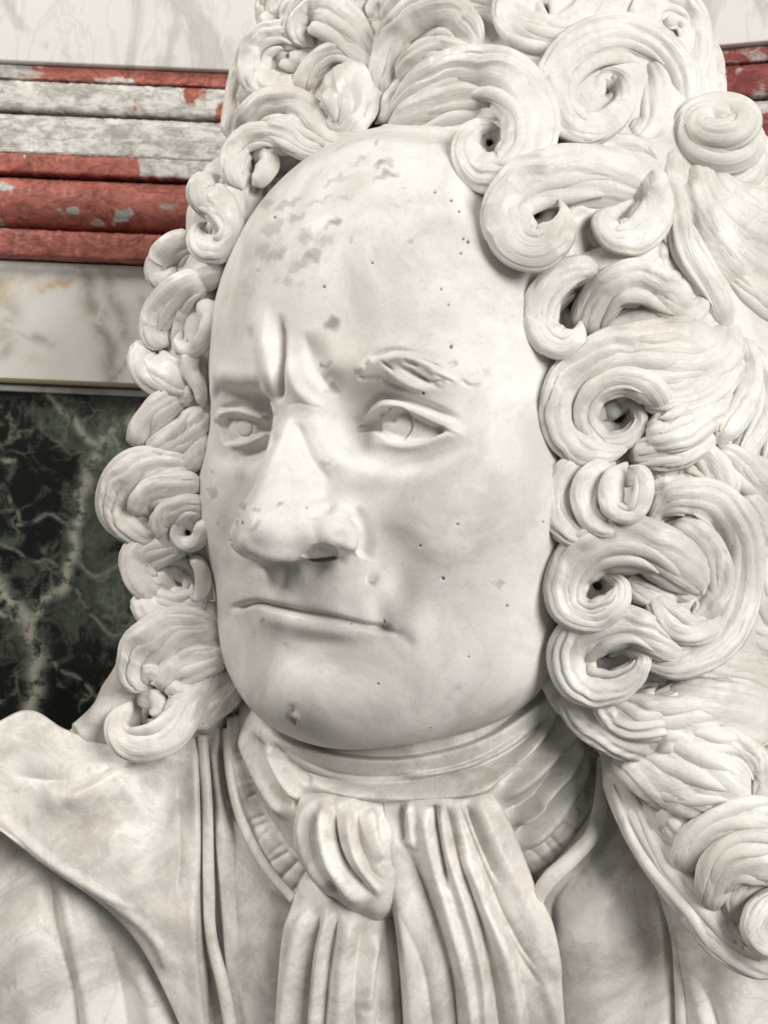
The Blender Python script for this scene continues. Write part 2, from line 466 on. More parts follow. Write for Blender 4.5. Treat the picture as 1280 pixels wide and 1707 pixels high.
    st = np.zeros(len(s.V)); pit = np.zeros(len(s.V))
    wx = s.px + 4*np.sin(s.py/6.1 + 1) + 3*np.sin(s.px/5.3 + s.py/8.7); wy = s.py + 3*np.sin(s.px/6.7) + 2.5*np.sin(s.px/4.1 - s.py/5.9)
    for x, y, rx, ry, ro, am in STAINS:
        c, sn = math.cos(ro), math.sin(ro); dx, dy = wx - x, wy - y
        q = ((dx*c + dy*sn)/rx)**2 + ((-dx*sn + dy*c)/ry)**2
        st = np.maximum(st, np.exp(-q*.8)*am*(s.face > 0))
    for x, y, r in PITS:
        r *= .85
        q = ((s.px - x)/r)**2 + ((s.py - y)/r)**2
        k = (1 - smooth01((np.sqrt(q) - .7)/.6))*(s.face > 0)
        pit = np.maximum(pit, k*.9); s.V -= s.N*(k*3)[:, None]
    return s, st, pit

PITS = [(780, 403, 3), (772, 398, 2.2), (765, 352, 2.4), (752, 334, 2.6), (725, 320, 2.4), (752, 578, 3.2), (735, 482, 2.2), (747, 508, 2), (738, 965, 3), (762, 874, 2.4), (700, 910, 2),
        (640, 1036, 2), (404, 872, 2.4), (585, 1040, 1.8), (768, 422, 2), (620, 438, 2.2), (540, 478, 2.2), (458, 362, 2.4), (705, 656, 2.4), (845, 1010, 2), (905, 870, 1.8), (512, 846, 1.8), (780, 1095, 2), (630, 1140, 1.8)]
STAINS = [(480, 340, 26, 10, -.5, .4), (455, 380, 18, 16, 0, .38), (500, 440, 34, 12, -.3, .36), (540, 400, 24, 14, 0, .3), (440, 420, 14, 20, 0, .4), (570, 330, 30, 9, -.3, .3), (600, 270, 24, 10, -.4, .34), (480, 470, 40, 14, 0, .25), (660, 340, 30, 8, 0, .25), (410, 480, 16, 30, 0, .25), (560, 300, 30, 8, -.5, .3), (700, 470, 40, 20, 0, .16), (620, 520, 60, 20, 0, .14), (800, 620, 30, 14, 0, .22), (720, 900, 60, 26, .4, .14), (420, 960, 30, 30, 0, .2), (560, 1110, 60, 20, 0, .16), (760, 1150, 50, 16, -.2, .22), (850, 700, 20, 14, 0, .2), (480, 780, 16, 20, 0, .18), (640, 272, 17, 7, -.2, .55), (645, 292, 22, 7, -.25, .55), (632, 236, 6, 4, 0, .5), (555, 372, 10, 6, -.2, .75), (510, 396, 14, 14, 0, .5),
          (520, 428, 20, 10, -.6, .6), (466, 424, 18, 12, -.3, .5), (430, 452, 8, 8, 0, .4), (492, 362, 22, 7, -.3, .4), (530, 335, 30, 8, -.4, .3),
          (582, 398, 6, 6, 0, .4), (680, 404, 9, 5, -.4, .35), (558, 541, 13, 12, 0, .7), (541, 607, 8, 5, .4, .6), (676, 312, 9, 4, 0, .4),
          (447, 338, 8, 14, .6, .4), (555, 650, 24, 9, .4, .35), (622, 966, 8, 8, 0, .6), (832, 971, 13, 6, 0, .45), (352, 825, 6, 16, .5, .5),
          (360, 870, 5, 6, 0, .4), (350, 788, 5, 6, 0, .45), (442, 1036, 6, 4, 0, .6), (408, 842, 4, 5, 0, .6), (432, 850, 6, 5, 0, .5), (470, 842, 3, 6, 0, .6),
          (425, 880, 8, 12, .6, .4), (487, 1196, 7, 14, 0, .6), (545, 772, 8, 14, -.6, .35), (420, 1060, 10, 8, 0, .3), (480, 1078, 20, 8, 0, .25)]

# ------------------------------------------------------------------ wig
HD = [(430,60,2360),(560,100,2290),(640,150,2230),(400,250,2330),(700,60,2215),(760,200,2115),(850,250,2050),(1000,60,2130),(1000,160,2085),(1130,40,2220),
      (1190,220,2130),(900,350,2005),(1050,350,2010),(1200,380,2065),(1270,300,2160),(960,520,2000),(1100,520,1985),(1250,560,2080),(1000,690,1995),(1150,650,1975),
      (1270,700,2050),(1000,820,1995),(1150,900,1955),(1270,880,2060),(990,970,1990),(1150,1060,1955),(1270,1000,2085),(1000,1120,2015),(1150,1170,1990),(1270,1150,2060),
      (1050,1250,2000),(1200,1280,1940),(1130,1330,1960),(1200,1450,1920),(1270,1530,1905),(350,320,2310),(330,400,2325),(270,440,2400),(310,520,2310),(250,600,2360),
      (300,720,2300),(220,830,2340),(300,850,2275),(310,920,2275),(240,950,2330),(330,960,2270),(270,1090,2285),(240,1200,2260),(330,1150,2280),(150,1190,2320)]
_hd = np.array(HD, float)
def _tps(r): return np.where(r > 0, r*r*np.log(np.maximum(r, 1e-9)), 0.0)
_r = np.hypot(_hd[:, None, 0] - _hd[None, :, 0], _hd[:, None, 1] - _hd[None, :, 1])/1000
_A = np.zeros((len(_hd) + 3,)*2); _A[:-3, :-3] = _tps(_r) + np.eye(len(_hd))*2e-3
_Pm = np.c_[np.ones(len(_hd)), _hd[:, :2]/1000]; _A[:-3, -3:] = _Pm; _A[-3:, :-3] = _Pm.T
_w = np.linalg.solve(_A, np.r_[_hd[:, 2], 0, 0, 0])
def hair_depth(px, py):
    px, py = np.atleast_1d(np.asarray(px, float)), np.atleast_1d(np.asarray(py, float))
    r = np.hypot(px[:, None] - _hd[:, 0], py[:, None] - _hd[:, 1])/1000
    return _tps(r) @ _w[:-3] + _w[-3] + _w[-2]*px/1000 + _w[-1]*py/1000

hrng = np.random.default_rng(11)

def tube(C, W, flat=.72, nth=44, groove=.10, strands=6, twist=1.0, lean=34.0):
    """a lock of carved hair swept along C (n,3 camera units) with half widths W; strands run along it"""
    n = len(C)
    T = np.gradient(C, axis=0); T /= np.linalg.norm(T, axis=1, keepdims=True) + 1e-9
    view = -C/np.linalg.norm(C, axis=1, keepdims=True)
    Nn = view - (view*T).sum(1, keepdims=True)*T
    l = np.linalg.norm(Nn, axis=1, keepdims=True)
    Nn = np.where(l > .15, Nn/np.maximum(l, 1e-9), np.nan)
    for c in range(3):
        bad = np.isnan(Nn[:, c])
        if bad.all(): Nn[:, c] = (0, -1, 0)[c]
        elif bad.any(): Nn[bad, c] = np.interp(np.nonzero(bad)[0], np.nonzero(~bad)[0], Nn[~bad, c])
    Nn -= (Nn*T).sum(1, keepdims=True)*T; Nn /= np.linalg.norm(Nn, axis=1, keepdims=True) + 1e-9
    B = np.cross(T, Nn)
    # bands that wind tightly dip towards the middle of their coil, like a shell
    dT = np.gradient(T, axis=0)/np.maximum(np.linalg.norm(np.gradient(C, axis=0), axis=1, keepdims=True), 1e-6)
    kap = (dT*B).sum(1)
    kk = np.ones(7)/7; kap = np.convolve(np.pad(kap, 3, mode='edge'), kk, 'valid')
    phi = math.radians(lean)*np.clip(kap*W*1.5, -1, 1)[:, None]
    B, Nn = np.cos(phi)*B - np.sin(phi)*Nn, np.sin(phi)*B + np.cos(phi)*Nn
    th = np.linspace(0, 2*math.pi, nth, endpoint=False)
    s = np.linspace(0, 1, n)[:, None]
    ph = hrng.uniform(0, 6.28, 4); fr = hrng.uniform(.6, 1.6, 4)
    a = th[None] + twist*(s - .5)*.9 + .22*np.sin(s*5*fr[0] + ph[0])
    g = np.abs(np.sin(a*strands*.5 + ph[1]))**.7
    g2 = np.abs(np.sin(a*strands*1.25 + ph[2] + .8*np.sin(s*6*fr[1] + ph[3])))**.8
    env = smooth01(s/.08)*smooth01((1 - s)/.06)
    # not every furrow is cut equally deep
    dep = .45 + .55*np.sin(a*1.5 + ph[3] + s*2*fr[2])**2
    R = 1 - groove*dep*((1 - g)*1.0 + (1 - g2)*.45)*env
    R *= 1 + .035*np.sin(s*7*fr[3] + ph[0] + a)
    P = C[:, None] + W[:, None, None]*R[..., None]*(np.cos(th)[None, :, None]*B[:, None] + flat*np.sin(th)[None, :, None]*Nn[:, None])
    V = P.reshape(-1, 3)
    i = np.arange(n - 1)[:, None]*nth; j = np.arange(nth)[None]; j2 = (j + 1) % nth
    Q = np.stack([i + j, i + nth + j, i + nth + j2, i + j2], -1).reshape(-1, 4)
    c = len(V)
    V = np.vstack([V, C[0], C[-1]])
    k = np.arange(0, nth, 2)
    cap0 = np.stack([np.full(len(k), c), k, (k + 1) % nth, (k + 2) % nth], 1)
    b = (n - 1)*nth
    cap1 = np.stack([np.full(len(k), c + 1), b + (k + 2) % nth, b + (k + 1) % nth, b + k], 1)
    Q = np.vstack([Q, cap0, cap1])
    sv = np.stack([np.broadcast_to(np.cos(th)*3.2, (n, nth)), np.broadcast_to(np.sin(th)*3.2, (n, nth)), np.broadcast_to(s*n*.05, (n, nth))], -1).reshape(-1, 3) + hrng.uniform(0, 50, 3)
    return V, Q, np.vstack([sv, sv[:1], sv[-1:]])

LOCKS = []; CENT = []
def lock(pts, flat=.72, groove=.11, strands=7, twist=1.0, root=20.0):
    """pts: (px, py, half width px, depth offset)"""
    P = np.array([(p[0], p[1], p[2], p[3] if len(p) > 3 else 0.) for p in pts], float)
    L = np.hypot(np.diff(P[:, 0]), np.diff(P[:, 1])).sum()
    n = int(np.clip(L/3.2, 30, 190))
    C = catmull(P, n)
    D = hair_depth(C[:, 0], C[:, 1])
    k = np.ones(9)/9
    if n > 20: D = np.convolve(np.pad(D, 4, mode='edge'), k, 'valid')
    s = np.linspace(0, 1, n)
    D = D + C[:, 3] + root*(1 - smooth01(s/.16))
    W = np.maximum(C[:, 2], 2)*D/F
    W = W*(.45 + .55*smooth01(s/.16))*(.35 + .65*smooth01((1 - s)/.14))
    CENT.append((C[:, :2], D))
    e0 = np.clip(s*L/max(P[0, 2], 4), 0, 1); e1 = np.clip((1 - s)*L/max(P[-1, 2], 4), 0, 1)
    W = W*np.sqrt(np.clip(1 - (1 - e0)**2, .004, 1))*np.sqrt(np.clip(1 - (1 - e1)**2, .004, 1))
    nth = int(np.clip(P[:, 2].max()*1.6, 26, 72))
    parts_ = [tube(px2cam(C[:, 0], C[:, 1], D), W*1.26, flat*.70, nth, groove*1.5, strands + 2, twist)]
    wmax = P[:, 2].max()
    if wmax >= 17 and n > 30:                 # finer strands lying on the lock
        t2 = np.gradient(C[:, :2], axis=0); t2 /= np.linalg.norm(t2, axis=1, keepdims=True) + 1e-9
        nn = np.stack([-t2[:, 1], t2[:, 0]], 1)
        for a0 in ((-.62, -.05, .55) if wmax > 26 else (-.42, .42)):
            a0 += hrng.uniform(-.12, .12); a1 = a0*hrng.uniform(.5, 1.2); u0, u1 = hrng.uniform(.03, .2), hrng.uniform(.78, .95)
            i0, i1 = int(u0*n), int(u1*n)
            if i1 - i0 < 14: continue
            ss = np.linspace(0, 1, i1 - i0)
            a = a0 + (a1 - a0)*ss + .10*np.sin(ss*hrng.uniform(4, 9) + hrng.uniform(0, 6))
            wpx = W[i0:i1]*1.26/D[i0:i1]*F
            c2 = C[i0:i1, :2] + nn[i0:i1]*(a*wpx)[:, None]
            W2 = W[i0:i1]*hrng.uniform(.30, .42)*np.sin(math.pi*np.clip(ss, .015, .985))**.55
            D2 = D[i0:i1] - flat*.70*1.26*W[i0:i1]*np.sqrt(np.clip(1 - a*a, 0, 1))*.93 + W2*.42
            parts_.append(tube(px2cam(c2[:, 0], c2[:, 1], D2), W2, .72, 16, .10, 5, .5, 0.0))
    off = 0; Vs, Qs, Ss = [], [], []
    for v_, q_, s_ in parts_:
        Vs.append(v_); Qs.append(q_ + off); Ss.append(s_); off += len(v_)
    LOCKS.append((np.vstack(Vs), np.vstack(Qs), np.vstack(Ss)))

def spiral(cx, cy, R0, R1, a0, turns, w0, w1, dz0, dz1, ex=1., ey=1., rot=0., n=None):
    n = n or int(10*abs(turns)) + 3
    out = []
    for i in range(n):
        t = i/(n - 1); a = math.radians(a0 + 360*turns*t); r = R0 + (R1 - R0)*t**.85
        x, y = r*math.cos(a)*ex, r*math.sin(a)*ey
        c, s = math.cos(math.radians(rot)), math.sin(math.radians(rot))
        out.append((cx + x*c - y*s, cy + x*s + y*c, w0 + (w1 - w0)*t, dz0 + (dz1 - dz0)*t**1.5))
    return out

def ringlet(p0, p1, r0, r1, w, turns, a0=0., hand=1, tip=.28, groove=.12, flat=.8, strands=7, tipw=.55):
    """corkscrew: p0 tip, p1 root as (px, py, dz); radius r0 at the tip, r1 at the root (px)"""
    A = px2cam(p0[0], p0[1], hair_depth(p0[0], p0[1])[0] + p0[2]); B = px2cam(p1[0], p1[1], hair_depth(p1[0], p1[1])[0] + p1[2])
    ax = B - A; L = np.linalg.norm(ax); ax /= L
    up = np.array([0, -1., 0]) if abs(ax[1]) < .8 else np.array([1., 0, 0])
    e1 = np.cross(ax, up); e1 /= np.linalg.norm(e1); e2 = np.cross(ax, e1)
    n = int(46*(turns + 1.2)); t = np.linspace(-1.2, turns, n)
    ang = math.radians(a0) + hand*2*math.pi*t
    u = np.clip(t/turns, 0, 1); k = A[2]/F
    rr = np.where(t < 0, r0*(tip + (1 - tip)*smooth01((t + 1.2)/1.2)**.8), r0 + (r1 - r0)*u)*k
    ax_off = np.where(t < 0, .30*w*k*(-t), 0)           # tip coil sinks inwards
    C = A + ax*(u*L + ax_off)[:, None] + rr[:, None]*(np.cos(ang)[:, None]*e1 + np.sin(ang)[:, None]*e2)
    s = np.linspace(0, 1, n)
    W = w*k*(tipw + (1 - tipw)*smooth01(s/.45))*np.sqrt(np.clip(s/.03, .02, 1))*np.sqrt(np.clip((1 - s)/.05, .02, 1))
    LOCKS.append(tube(C, W, flat, int(np.clip(w*1.7, 28, 64)), groove*1.4, strands, .6, 0.0))

def build_locks():
    # crown, above the forehead
    lock([(636,205,22,15),(690,168,36,4),(752,138,44,-8),(822,128,44,-22),(874,172,42,-34),(880,238,40,-42),(842,286,36,-46),(796,278,28,-42),(779,244,22,-34),(794,216,18,-18),(822,214,13,4),(836,234,9,22)], .8)
    lock([(645,212,18,8),(700,196,32,0),(760,178,38,0),(812,172,32,16),(842,190,16,30)], .6, .13)
    lock([(628,214,10,12),(676,226,14,6),(730,236,20,4),(772,250,20,6)], .7)
    lock([(640,182,14,10),(648,118,30,0),(682,56,42,-10),(732,32,42,-14),(776,56,34,-8),(786,96,22,6)], .75, .13)
    lock([(664,142,18,0),(704,104,28,-8),(752,92,26,-4),(780,108,16,8)], .7, .14)
    lock([(640,60,26,20),(690,5,34,10),(770,-10,36,8),(830,20,22,20),(845,60,16,24)], .7)
    lock([(1030,-30,40,5),(990,32,36,-8),(934,62,32,-18),(872,48,28,-22),(848,12,24,-20),(872,-18,20,-8),(912,-12,15,6),(915,18,9,20)], .8)
    lock([(838,72,14,14),(896,92,28,4),(958,82,34,0),(1010,50,26,6)], .7)
    lock([(1126,226,18,10),(1132,158,28,2),(1098,98,34,-8),(1042,66,34,-18),(976,78,34,-24),(932,124,32,-28),(930,180,30,-32),(968,214,26,-32),(1014,204,20,-28),(1042,168,16,-18),(1034,130,13,-6),(1004,120,10,6),(990,146,7,16)], .8, .10, 8)
    lock([(1040,240,12,12),(1082,204,26,2),(1088,140,24,2),(1066,104,12,8)], .75, .12)
    lock([(1060,36,18,20),(1078,72,20,8),(1130,120,26,12),(1140,180,26,10),(1090,236,20,14)], .7)
    lock([(1080,92,20,-6),(1070,36,24,-10),(1104,0,26,-12),(1146,18,24,-8),(1158,66,24,-4),(1152,118,22,2),(1120,150,16,8)], .8)
    lock([(1100,44,10,-24),(1130,40,12,-26),(1142,66,14,-26),(1122,92,17,-24),(1096,98,14,-18)], .9)
    lock([(1150,40,16,14),(1168,100,18,14),(1172,160,20,16),(1190,180,14,16)], .8)
    ringlet((1197,200,-74),(1183,284,64),42,66,33,2.5,30,-1,.2,.14)
    lock([(930,262,12,16),(985,258,20,8),(1040,248,20,8),(1082,262,14,12),(1086,290,10,14)], .7)
    # beside the forehead
    lock([(1096,330,30,16),(1040,304,42,2),(960,296,46,-10),(892,302,42,-24),(848,342,38,-38),(858,398,38,-50),(898,414,34,-54),(932,386,26,-52),(940,354,15,-42),(930,330,5,-32)], .85, .08)
    lock([(1010,330,34,26),(968,372,40,30),(962,424,36,26),(985,450,20,22)], .6, .08)
    lock([(1060,290,30,4),(1088,336,32,-6),(1070,384,30,-18),(1026,396,24,-22),(1004,368,17,-14),(1016,344,10,0)], .85, .06)
    lock([(940,446,14,16),(1000,440,22,12),(1060,424,24,10),(1098,400,16,12)], .7)
    lock([(1010,446,18,4),(950,456,24,-8),(910,492,26,-20),(902,546,27,-30),(934,574,25,-38),(962,558,18,-38),(968,534,9,-30)], .9, .07)
    lock([(972,582,16,0),(986,528,26,-14),(1024,482,34,-24),(1078,474,36,-26),(1120,502,30,-18),(1150,518,22,-6),(1168,496,13,2),(1160,470,7,8)], .8, .09)
    lock([(992,566,12,0),(1040,546,20,10),(1090,536,24,4),(1150,548,26,0),(1190,520,20,4)], .7)
    lock([(1130,440,12,14),(1120,478,16,8),(1180,470,16,10)], .7)
    # temple swirl
    lock([(1216,520,30,6),(1190,574,48,-4),(1120,590,52,-10),(1040,592,46,-14),(975,618,40,-20),(938,668,36,-26),(946,724,34,-30),(1000,752,28,-26),(1046,748,20,-16)], .8, .09, 9)
    lock([(1108,704,26,-16),(1092,658,24,-28),(1044,636,22,-34),(992,656,21,-34),(976,702,20,-30),(1004,736,18,-20),(1044,730,15,-8),(1066,700,13,0),(1050,674,10,8),(1022,680,7,16)], .85, .10)
    lock([(1062,652,18,-10),(1120,664,30,-10),(1182,638,34,-6),(1222,570,26,4)], .75, .14, 9)
    lock([(1070,720,20,-14),(1118,716,34,-18),(1168,688,32,-12),(1216,640,24,0)], .75, .13, 9)
    lock([(1040,760,16,0),(1100,752,28,-8),(1152,740,26,-6),(1190,700,20,0)], .75, .12)
    # cheek curls
    lock([(1010,764,10,-18),(950,786,24,-32),(930,838,28,-40),(956,886,26,-44),(1012,892,14,-40)], .85, .10, 8)
    lock([(1026,770,10,-30),(984,798,21,-44),(976,846,22,-50),(1008,878,18,-50),(1040,868,7,-44)], .9, .10)
    lock([(1046,770,9,-36),(1020,804,17,-54),(1022,846,18,-60),(1054,856,15,-62),(1072,822,15,-64),(1068,788,13,-60),(1048,776,6,-50)], .9, .08)
    lock([(1086,884,10,-16),(1098,850,20,-22),(1146,828,30,-26),(1202,852,36,-26),(1226,912,37,-20),(1222,984,36,-14),(1200,1048,36,-12),(1150,1096,30,-14),(1086,1104,20,-14),(1050,1090,10,-8)], .8, .12, 9)
    lock([(1106,872,12,-4),(1156,896,26,-10),(1186,946,30,-12),(1180,1006,24,-8),(1150,1030,12,0)], .75, .14)
    lock([(1190,1000,20,0),(1150,962,34,-12),(1080,914,42,-20),(1000,914,42,-26),(950,954,36,-32),(944,1006,31,-38),(980,1028,26,-40),(1022,1010,21,-40),(1034,976,15,-26),(1004,960,9,-10),(988,970,6,2)], .85, .10, 9)
    lock([(1130,1004,10,4),(1078,988,20,0),(1036,962,14,6)], .8)
    lock([(1086,984,14,-4),(1108,1024,24,-6),(1154,1048,26,-10),(1194,1026,20,-6)], .8, .14)
    lock([(1180,1100,16,-10),(1112,1078,24,-14),(1056,1046,30,-20),(994,1050,38,-26),(954,1086,36,-30),(966,1136,32,-36),(1014,1146,27,-38),(1054,1124,19,-36),(1068,1098,15,-26),(1042,1084,12,-12),(1014,1094,8,2)], .85, .11, 9)
    # lower sweeps to the shoulder
    lock([(944,1116,18,16),(962,1168,32,6),(1016,1206,44,-4),(1100,1206,52,-12),(1190,1196,54,-16),(1300,1226,50,-10)], .7, .10, 10)
    lock([(1006,1136,16,-16),(1022,1180,30,-22),(1084,1198,34,-24),(1160,1160,30,-12)], .75, .13, 8)
    lock([(1140,1120,20,8),(1200,1120,34,4),(1300,1150,40,4)], .7, .15, 9)
    lock([(1210,1060,24,20),(1250,1090,30,14),(1310,1110,32,14)], .7, .15, 9)
    lock([(1110,1240,20,-8),(1176,1244,30,-20),(1232,1254,30,-28),(1266,1290,24,-32),(1262,1326,14,-30),(1248,1344,5,-26)], .8, .13, 8)
    lock([(1020,1230,16,24),(1070,1270,44,2),(1140,1294,54,-14),(1206,1316,42,-24),(1244,1338,20,-26),(1258,1346,5,-24)], .75, .07, 8)
    lock([(1104,1402,8,4),(1120,1362,22,-8),(1170,1334,26,-16),(1230,1344,20,-20),(1262,1352,6,-20)], .9, .10, 8)
    lock([(1140,1470,8,0),(1150,1422,26,-12),(1196,1384,33,-22),(1262,1370,36,-26),(1330,1384,30,-26)], .9, .11, 9)
    lock([(1188,1528,8,-6),(1190,1472,28,-24),(1234,1430,37,-36),(1330,1424,42,-38)], .9, .09, 9)
    lock([(1226,1548,12,4),(1236,1494,28,-4),(1290,1464,32,-10),(1330,1470,28,-10)], .8, .1)
    lock([(1330,1494,16,-24),(1280,1508,20,-36),(1256,1546,21,-42),(1280,1580,18,-42),(1330,1578,16,-38)], .95, .08)
    lock([(1040,1296,14,26),(1060,1350,30,18),(1100,1420,34,16),(1160,1500,34,14),(1220,1580,28,12),(1320,1620,24,14)], .8)
    lock([(1120,1450,10,22),(1180,1540,26,12),(1250,1600,20,10)], .8)
    lock([(1000,1236,14,30),(1040,1300,30,20),(1080,1380,34,20),(1150,1470,30,20),(1220,1560,26,20),(1300,1600,24,20)], .7)
    lock([(1060,1240,20,20),(1130,1330,50,10),(1200,1420,50,10)], .7)
    lock([(1270,1240,24,-10),(1300,1300,30,-10),(1310,1380,40,-10)], .7)
    # strip of hair tucked along the cheek
    lock([(884,450,8,20),(904,560,14,10),(922,660,16,8),(928,770,16,8),(934,880,16,8),(936,990,16,8),(942,1090,14,10),(954,1150,8,20)], .8)
    # outer right flow
    lock([(1108,268,11,-2),(1124,336,18,-12),(1138,410,19,-16),(1180,480,20,-16),(1218,556,18,-14)], .8, .12)
    lock([(1140,280,20,0),(1164,356,29,-2),(1212,436,38,-6),(1300,500,38,-4)], .7, .12)
    lock([(1160,290,22,6),(1206,350,49,2),(1300,420,63,2)], .6, .09, 8)
    lock([(1190,310,16,-6),(1246,322,22,-12),(1310,306,22,-12)], .7, .14)
    lock([(1230,270,16,-6),(1262,288,20,-10),(1310,340,27,-10)], .7, .12)
    lock([(1220,480,20,-2),(1300,520,29,-2)], .7)
    lock([(1222,556,18,-16),(1244,614,22,-24),(1232,674,24,-30),(1206,722,19,-30),(1200,748,10,-26)], .85, .14)
    lock([(1246,570,16,-8),(1276,640,21,-14),(1262,706,21,-20),(1236,758,18,-22),(1224,780,9,-20)], .85, .14)
    lock([(1290,590,18,-6),(1304,680,20,-12),(1282,760,20,-16),(1262,800,13,-16)], .85, .14)
    lock([(1180,760,16,-6),(1216,764,22,-12),(1256,800,34,-16),(1310,850,38,-16)], .7, .12)
    lock([(1230,820,16,-6),(1262,870,29,-10),(1310,900,31,-10)], .7, .13)
    lock([(1130,776,16,8),(1180,790,25,2),(1230,830,22,-2)], .7)
    lock([(1310,930,29,4),(1268,944,25,-8),(1258,990,25,-16),(1284,1026,22,-16),(1316,1020,18,-10)], .9, .08)
    lock([(1250,1040,20,4),(1300,1070,27,-2)], .7)
    lock([(1150,250,14,6),(1176,330,30,-8),(1236,392,40,-14),(1330,440,44,-14)], .8, .10, 9)
    lock([(1200,440,16,4),(1250,490,26,-10),(1330,540,30,-10)], .8, .12, 8)
    lock([(1240,880,12,10),(1258,930,22,-4),(1310,960,24,-6)], .8, .12)
    lock([(1236,1030,14,10),(1262,1066,24,-6),(1330,1090,26,-8)], .8, .13)
    lock([(1190,1130,14,0),(1240,1150,26,-14),(1330,1180,30,-16)], .8, .13)
    lock([(1110,236,10,10),(1120,290,18,0),(1108,350,16,0),(1116,420,12,4)], .8)
    lock([(1140,730,14,0),(1180,770,24,-6),(1216,830,20,0)], .8)
    # far side of the crown
    lock([(636,120,14,6),(604,84,24,-2),(566,40,36,-10),(522,18,34,-10),(500,50,26,-4),(524,78,14,4)], .8, .15)
    lock([(508,84,18,0),(470,62,26,-6),(428,84,28,-6),(428,130,26,-12),(470,148,22,-14),(500,124,15,-8)], .85, .15)
    lock([(560,112,30,-6),(580,156,40,-18),(572,206,32,-10),(545,232,16,-4)], .85, .08)
    lock([(498,178,14,2),(514,122,17,-6),(560,90,18,-10),(612,112,17,-6),(626,160,14,0),(618,205,10,2)], .85, .12)
    lock([(396,232,18,4),(428,192,28,-10),(478,180,32,-16),(522,212,30,-14),(560,234,21,-8),(612,214,12,0)], .8, .15)
    lock([(432,214,14,-16),(474,224,22,-24),(514,250,18,-16),(556,250,12,-6)], .8, .16)
    lock([(486,258,16,-2),(446,228,20,-12),(404,240,23,-12),(392,284,21,-12),(406,316,13,-6)], .9, .12)
    lock([(418,250,12,12),(446,262,17,6),(440,292,15,4),(420,310,9,4)], .8)
    lock([(396,150,18,10),(434,160,17,2),(482,172,13,0)], .8, .15)
    lock([(412,96,18,24),(394,170,18,20),(384,236,16,20)], .8)
    lock([(540,-30,40,20),(470,-10,34,24),(470,40,18,24)], .7)
    lock([(640,-20,50,30),(600,20,34,24),(636,70,22,22)], .7)
    # far side, hanging beside the cheek
    lock([(368,292,24,2),(342,322,29,-8),(366,346,24,-14),(386,382,19,-16),(370,414,21,-20),(338,408,21,-16),(330,382,13,-8),(346,370,8,0)], .85, .08)
    lock([(432,290,12,14),(404,316,20,24),(392,366,20,26),(382,420,14,26)], .8)
    lock([(410,286,12,22),(386,306,18,26),(378,350,16,26)], .8)
    lock([(384,300,16,6),(392,340,16,4),(392,390,14,4)], .8)
    lock([(372,430,18,6),(350,456,22,0),(326,476,18,0)], .8)
    lock([(334,402,20,18),(292,424,30,8),(272,456,26,8),(300,474,18,6)], .8, .06)
    lock([(352,470,18,-2),(308,486,28,-12),(272,522,28,-8),(258,556,24,-4),(282,578,16,-2)], .85, .10)
    lock([(330,500,16,-8),(352,528,16,-12),(342,564,14,-16),(318,584,12,-16),(298,572,9,-12),(302,552,7,-6)], .9, .10)
    lock([(322,580,12,-10),(318,616,13,-10),(334,650,10,-6),(338,680,7,-4)], .9, .12)
    lock([(252,566,18,6),(248,604,30,0),(288,634,32,-6),(322,650,18,0)], .85, .10)
    lock([(262,640,18,6),(296,652,22,0),(326,664,14,0)], .85, .10)
    lock([(306,656,18,0),(276,686,30,-12),(246,726,30,-10),(238,756,16,-4)], .85, .14)
    lock([(336,676,18,2),(318,718,26,-12),(274,750,26,-14),(244,768,14,-6)], .85, .14)
    lock([(344,720,14,2),(330,756,18,-4),(300,784,14,-2)], .85, .13)
    lock([(338,782,16,4),(292,780,28,-8),(236,796,40,-14),(206,844,36,-12),(234,880,30,-14),(290,886,20,-8)], .85, .12, 9)
    lock([(342,806,14,-4),(290,812,24,-20),(246,836,27,-24),(238,868,18,-16)], .85, .12)
    lock([(346,850,16,-4),(306,848,22,-16),(274,872,22,-16),(284,898,14,-10)], .85, .13)
    lock(spiral(314,886,27,8,-60,1.4,15,8,-18,2), .9, .12)
    lock([(330,906,12,0),(276,912,26,-4),(238,932,33,-8),(250,968,32,-8),(296,980,22,0)], .85, .09)
    lock([(318,922,8,-6),(336,948,11,-14),(338,980,11,-16),(326,996,8,-14),(320,972,7,-10)], .9, .06)
    lock([(238,980,20,4),(262,1012,34,-6),(312,1012,28,-4),(344,990,14,0)], .85, .08)
    lock([(352,1000,12,6),(356,1040,16,2),(352,1080,16,2)], .85)
    lock([(376,1056,18,2),(320,1050,34,-12),(264,1072,44,-20),(232,1120,34,-18),(256,1150,22,-10)], .8, .11, 8)
    lock([(384,1084,18,4),(330,1102,32,-12),(288,1126,28,-18),(276,1160,18,-10)], .8, .12)
    lock([(230,1128,17,-26),(256,1122,16,-32),(274,1140,14,-30)], .9)
    lock([(276,1142,12,-28),(294,1152,14,-28),(290,1170,10,-22)], .9)
    lock([(222,1170,14,-10),(196,1206,20,-14),(212,1236,24,-20),(258,1236,27,-26),(296,1206,27,-24),(322,1160,26,-14),(362,1120,22,0)], .85, .08)
    lock([(230,1160,14,0),(262,1170,17,-6),(268,1200,12,-4)], .85)
    lock([(392,1110,16,20),(372,1150,28,12),(340,1190,22,2),(318,1216,12,-4)], .8, .12)

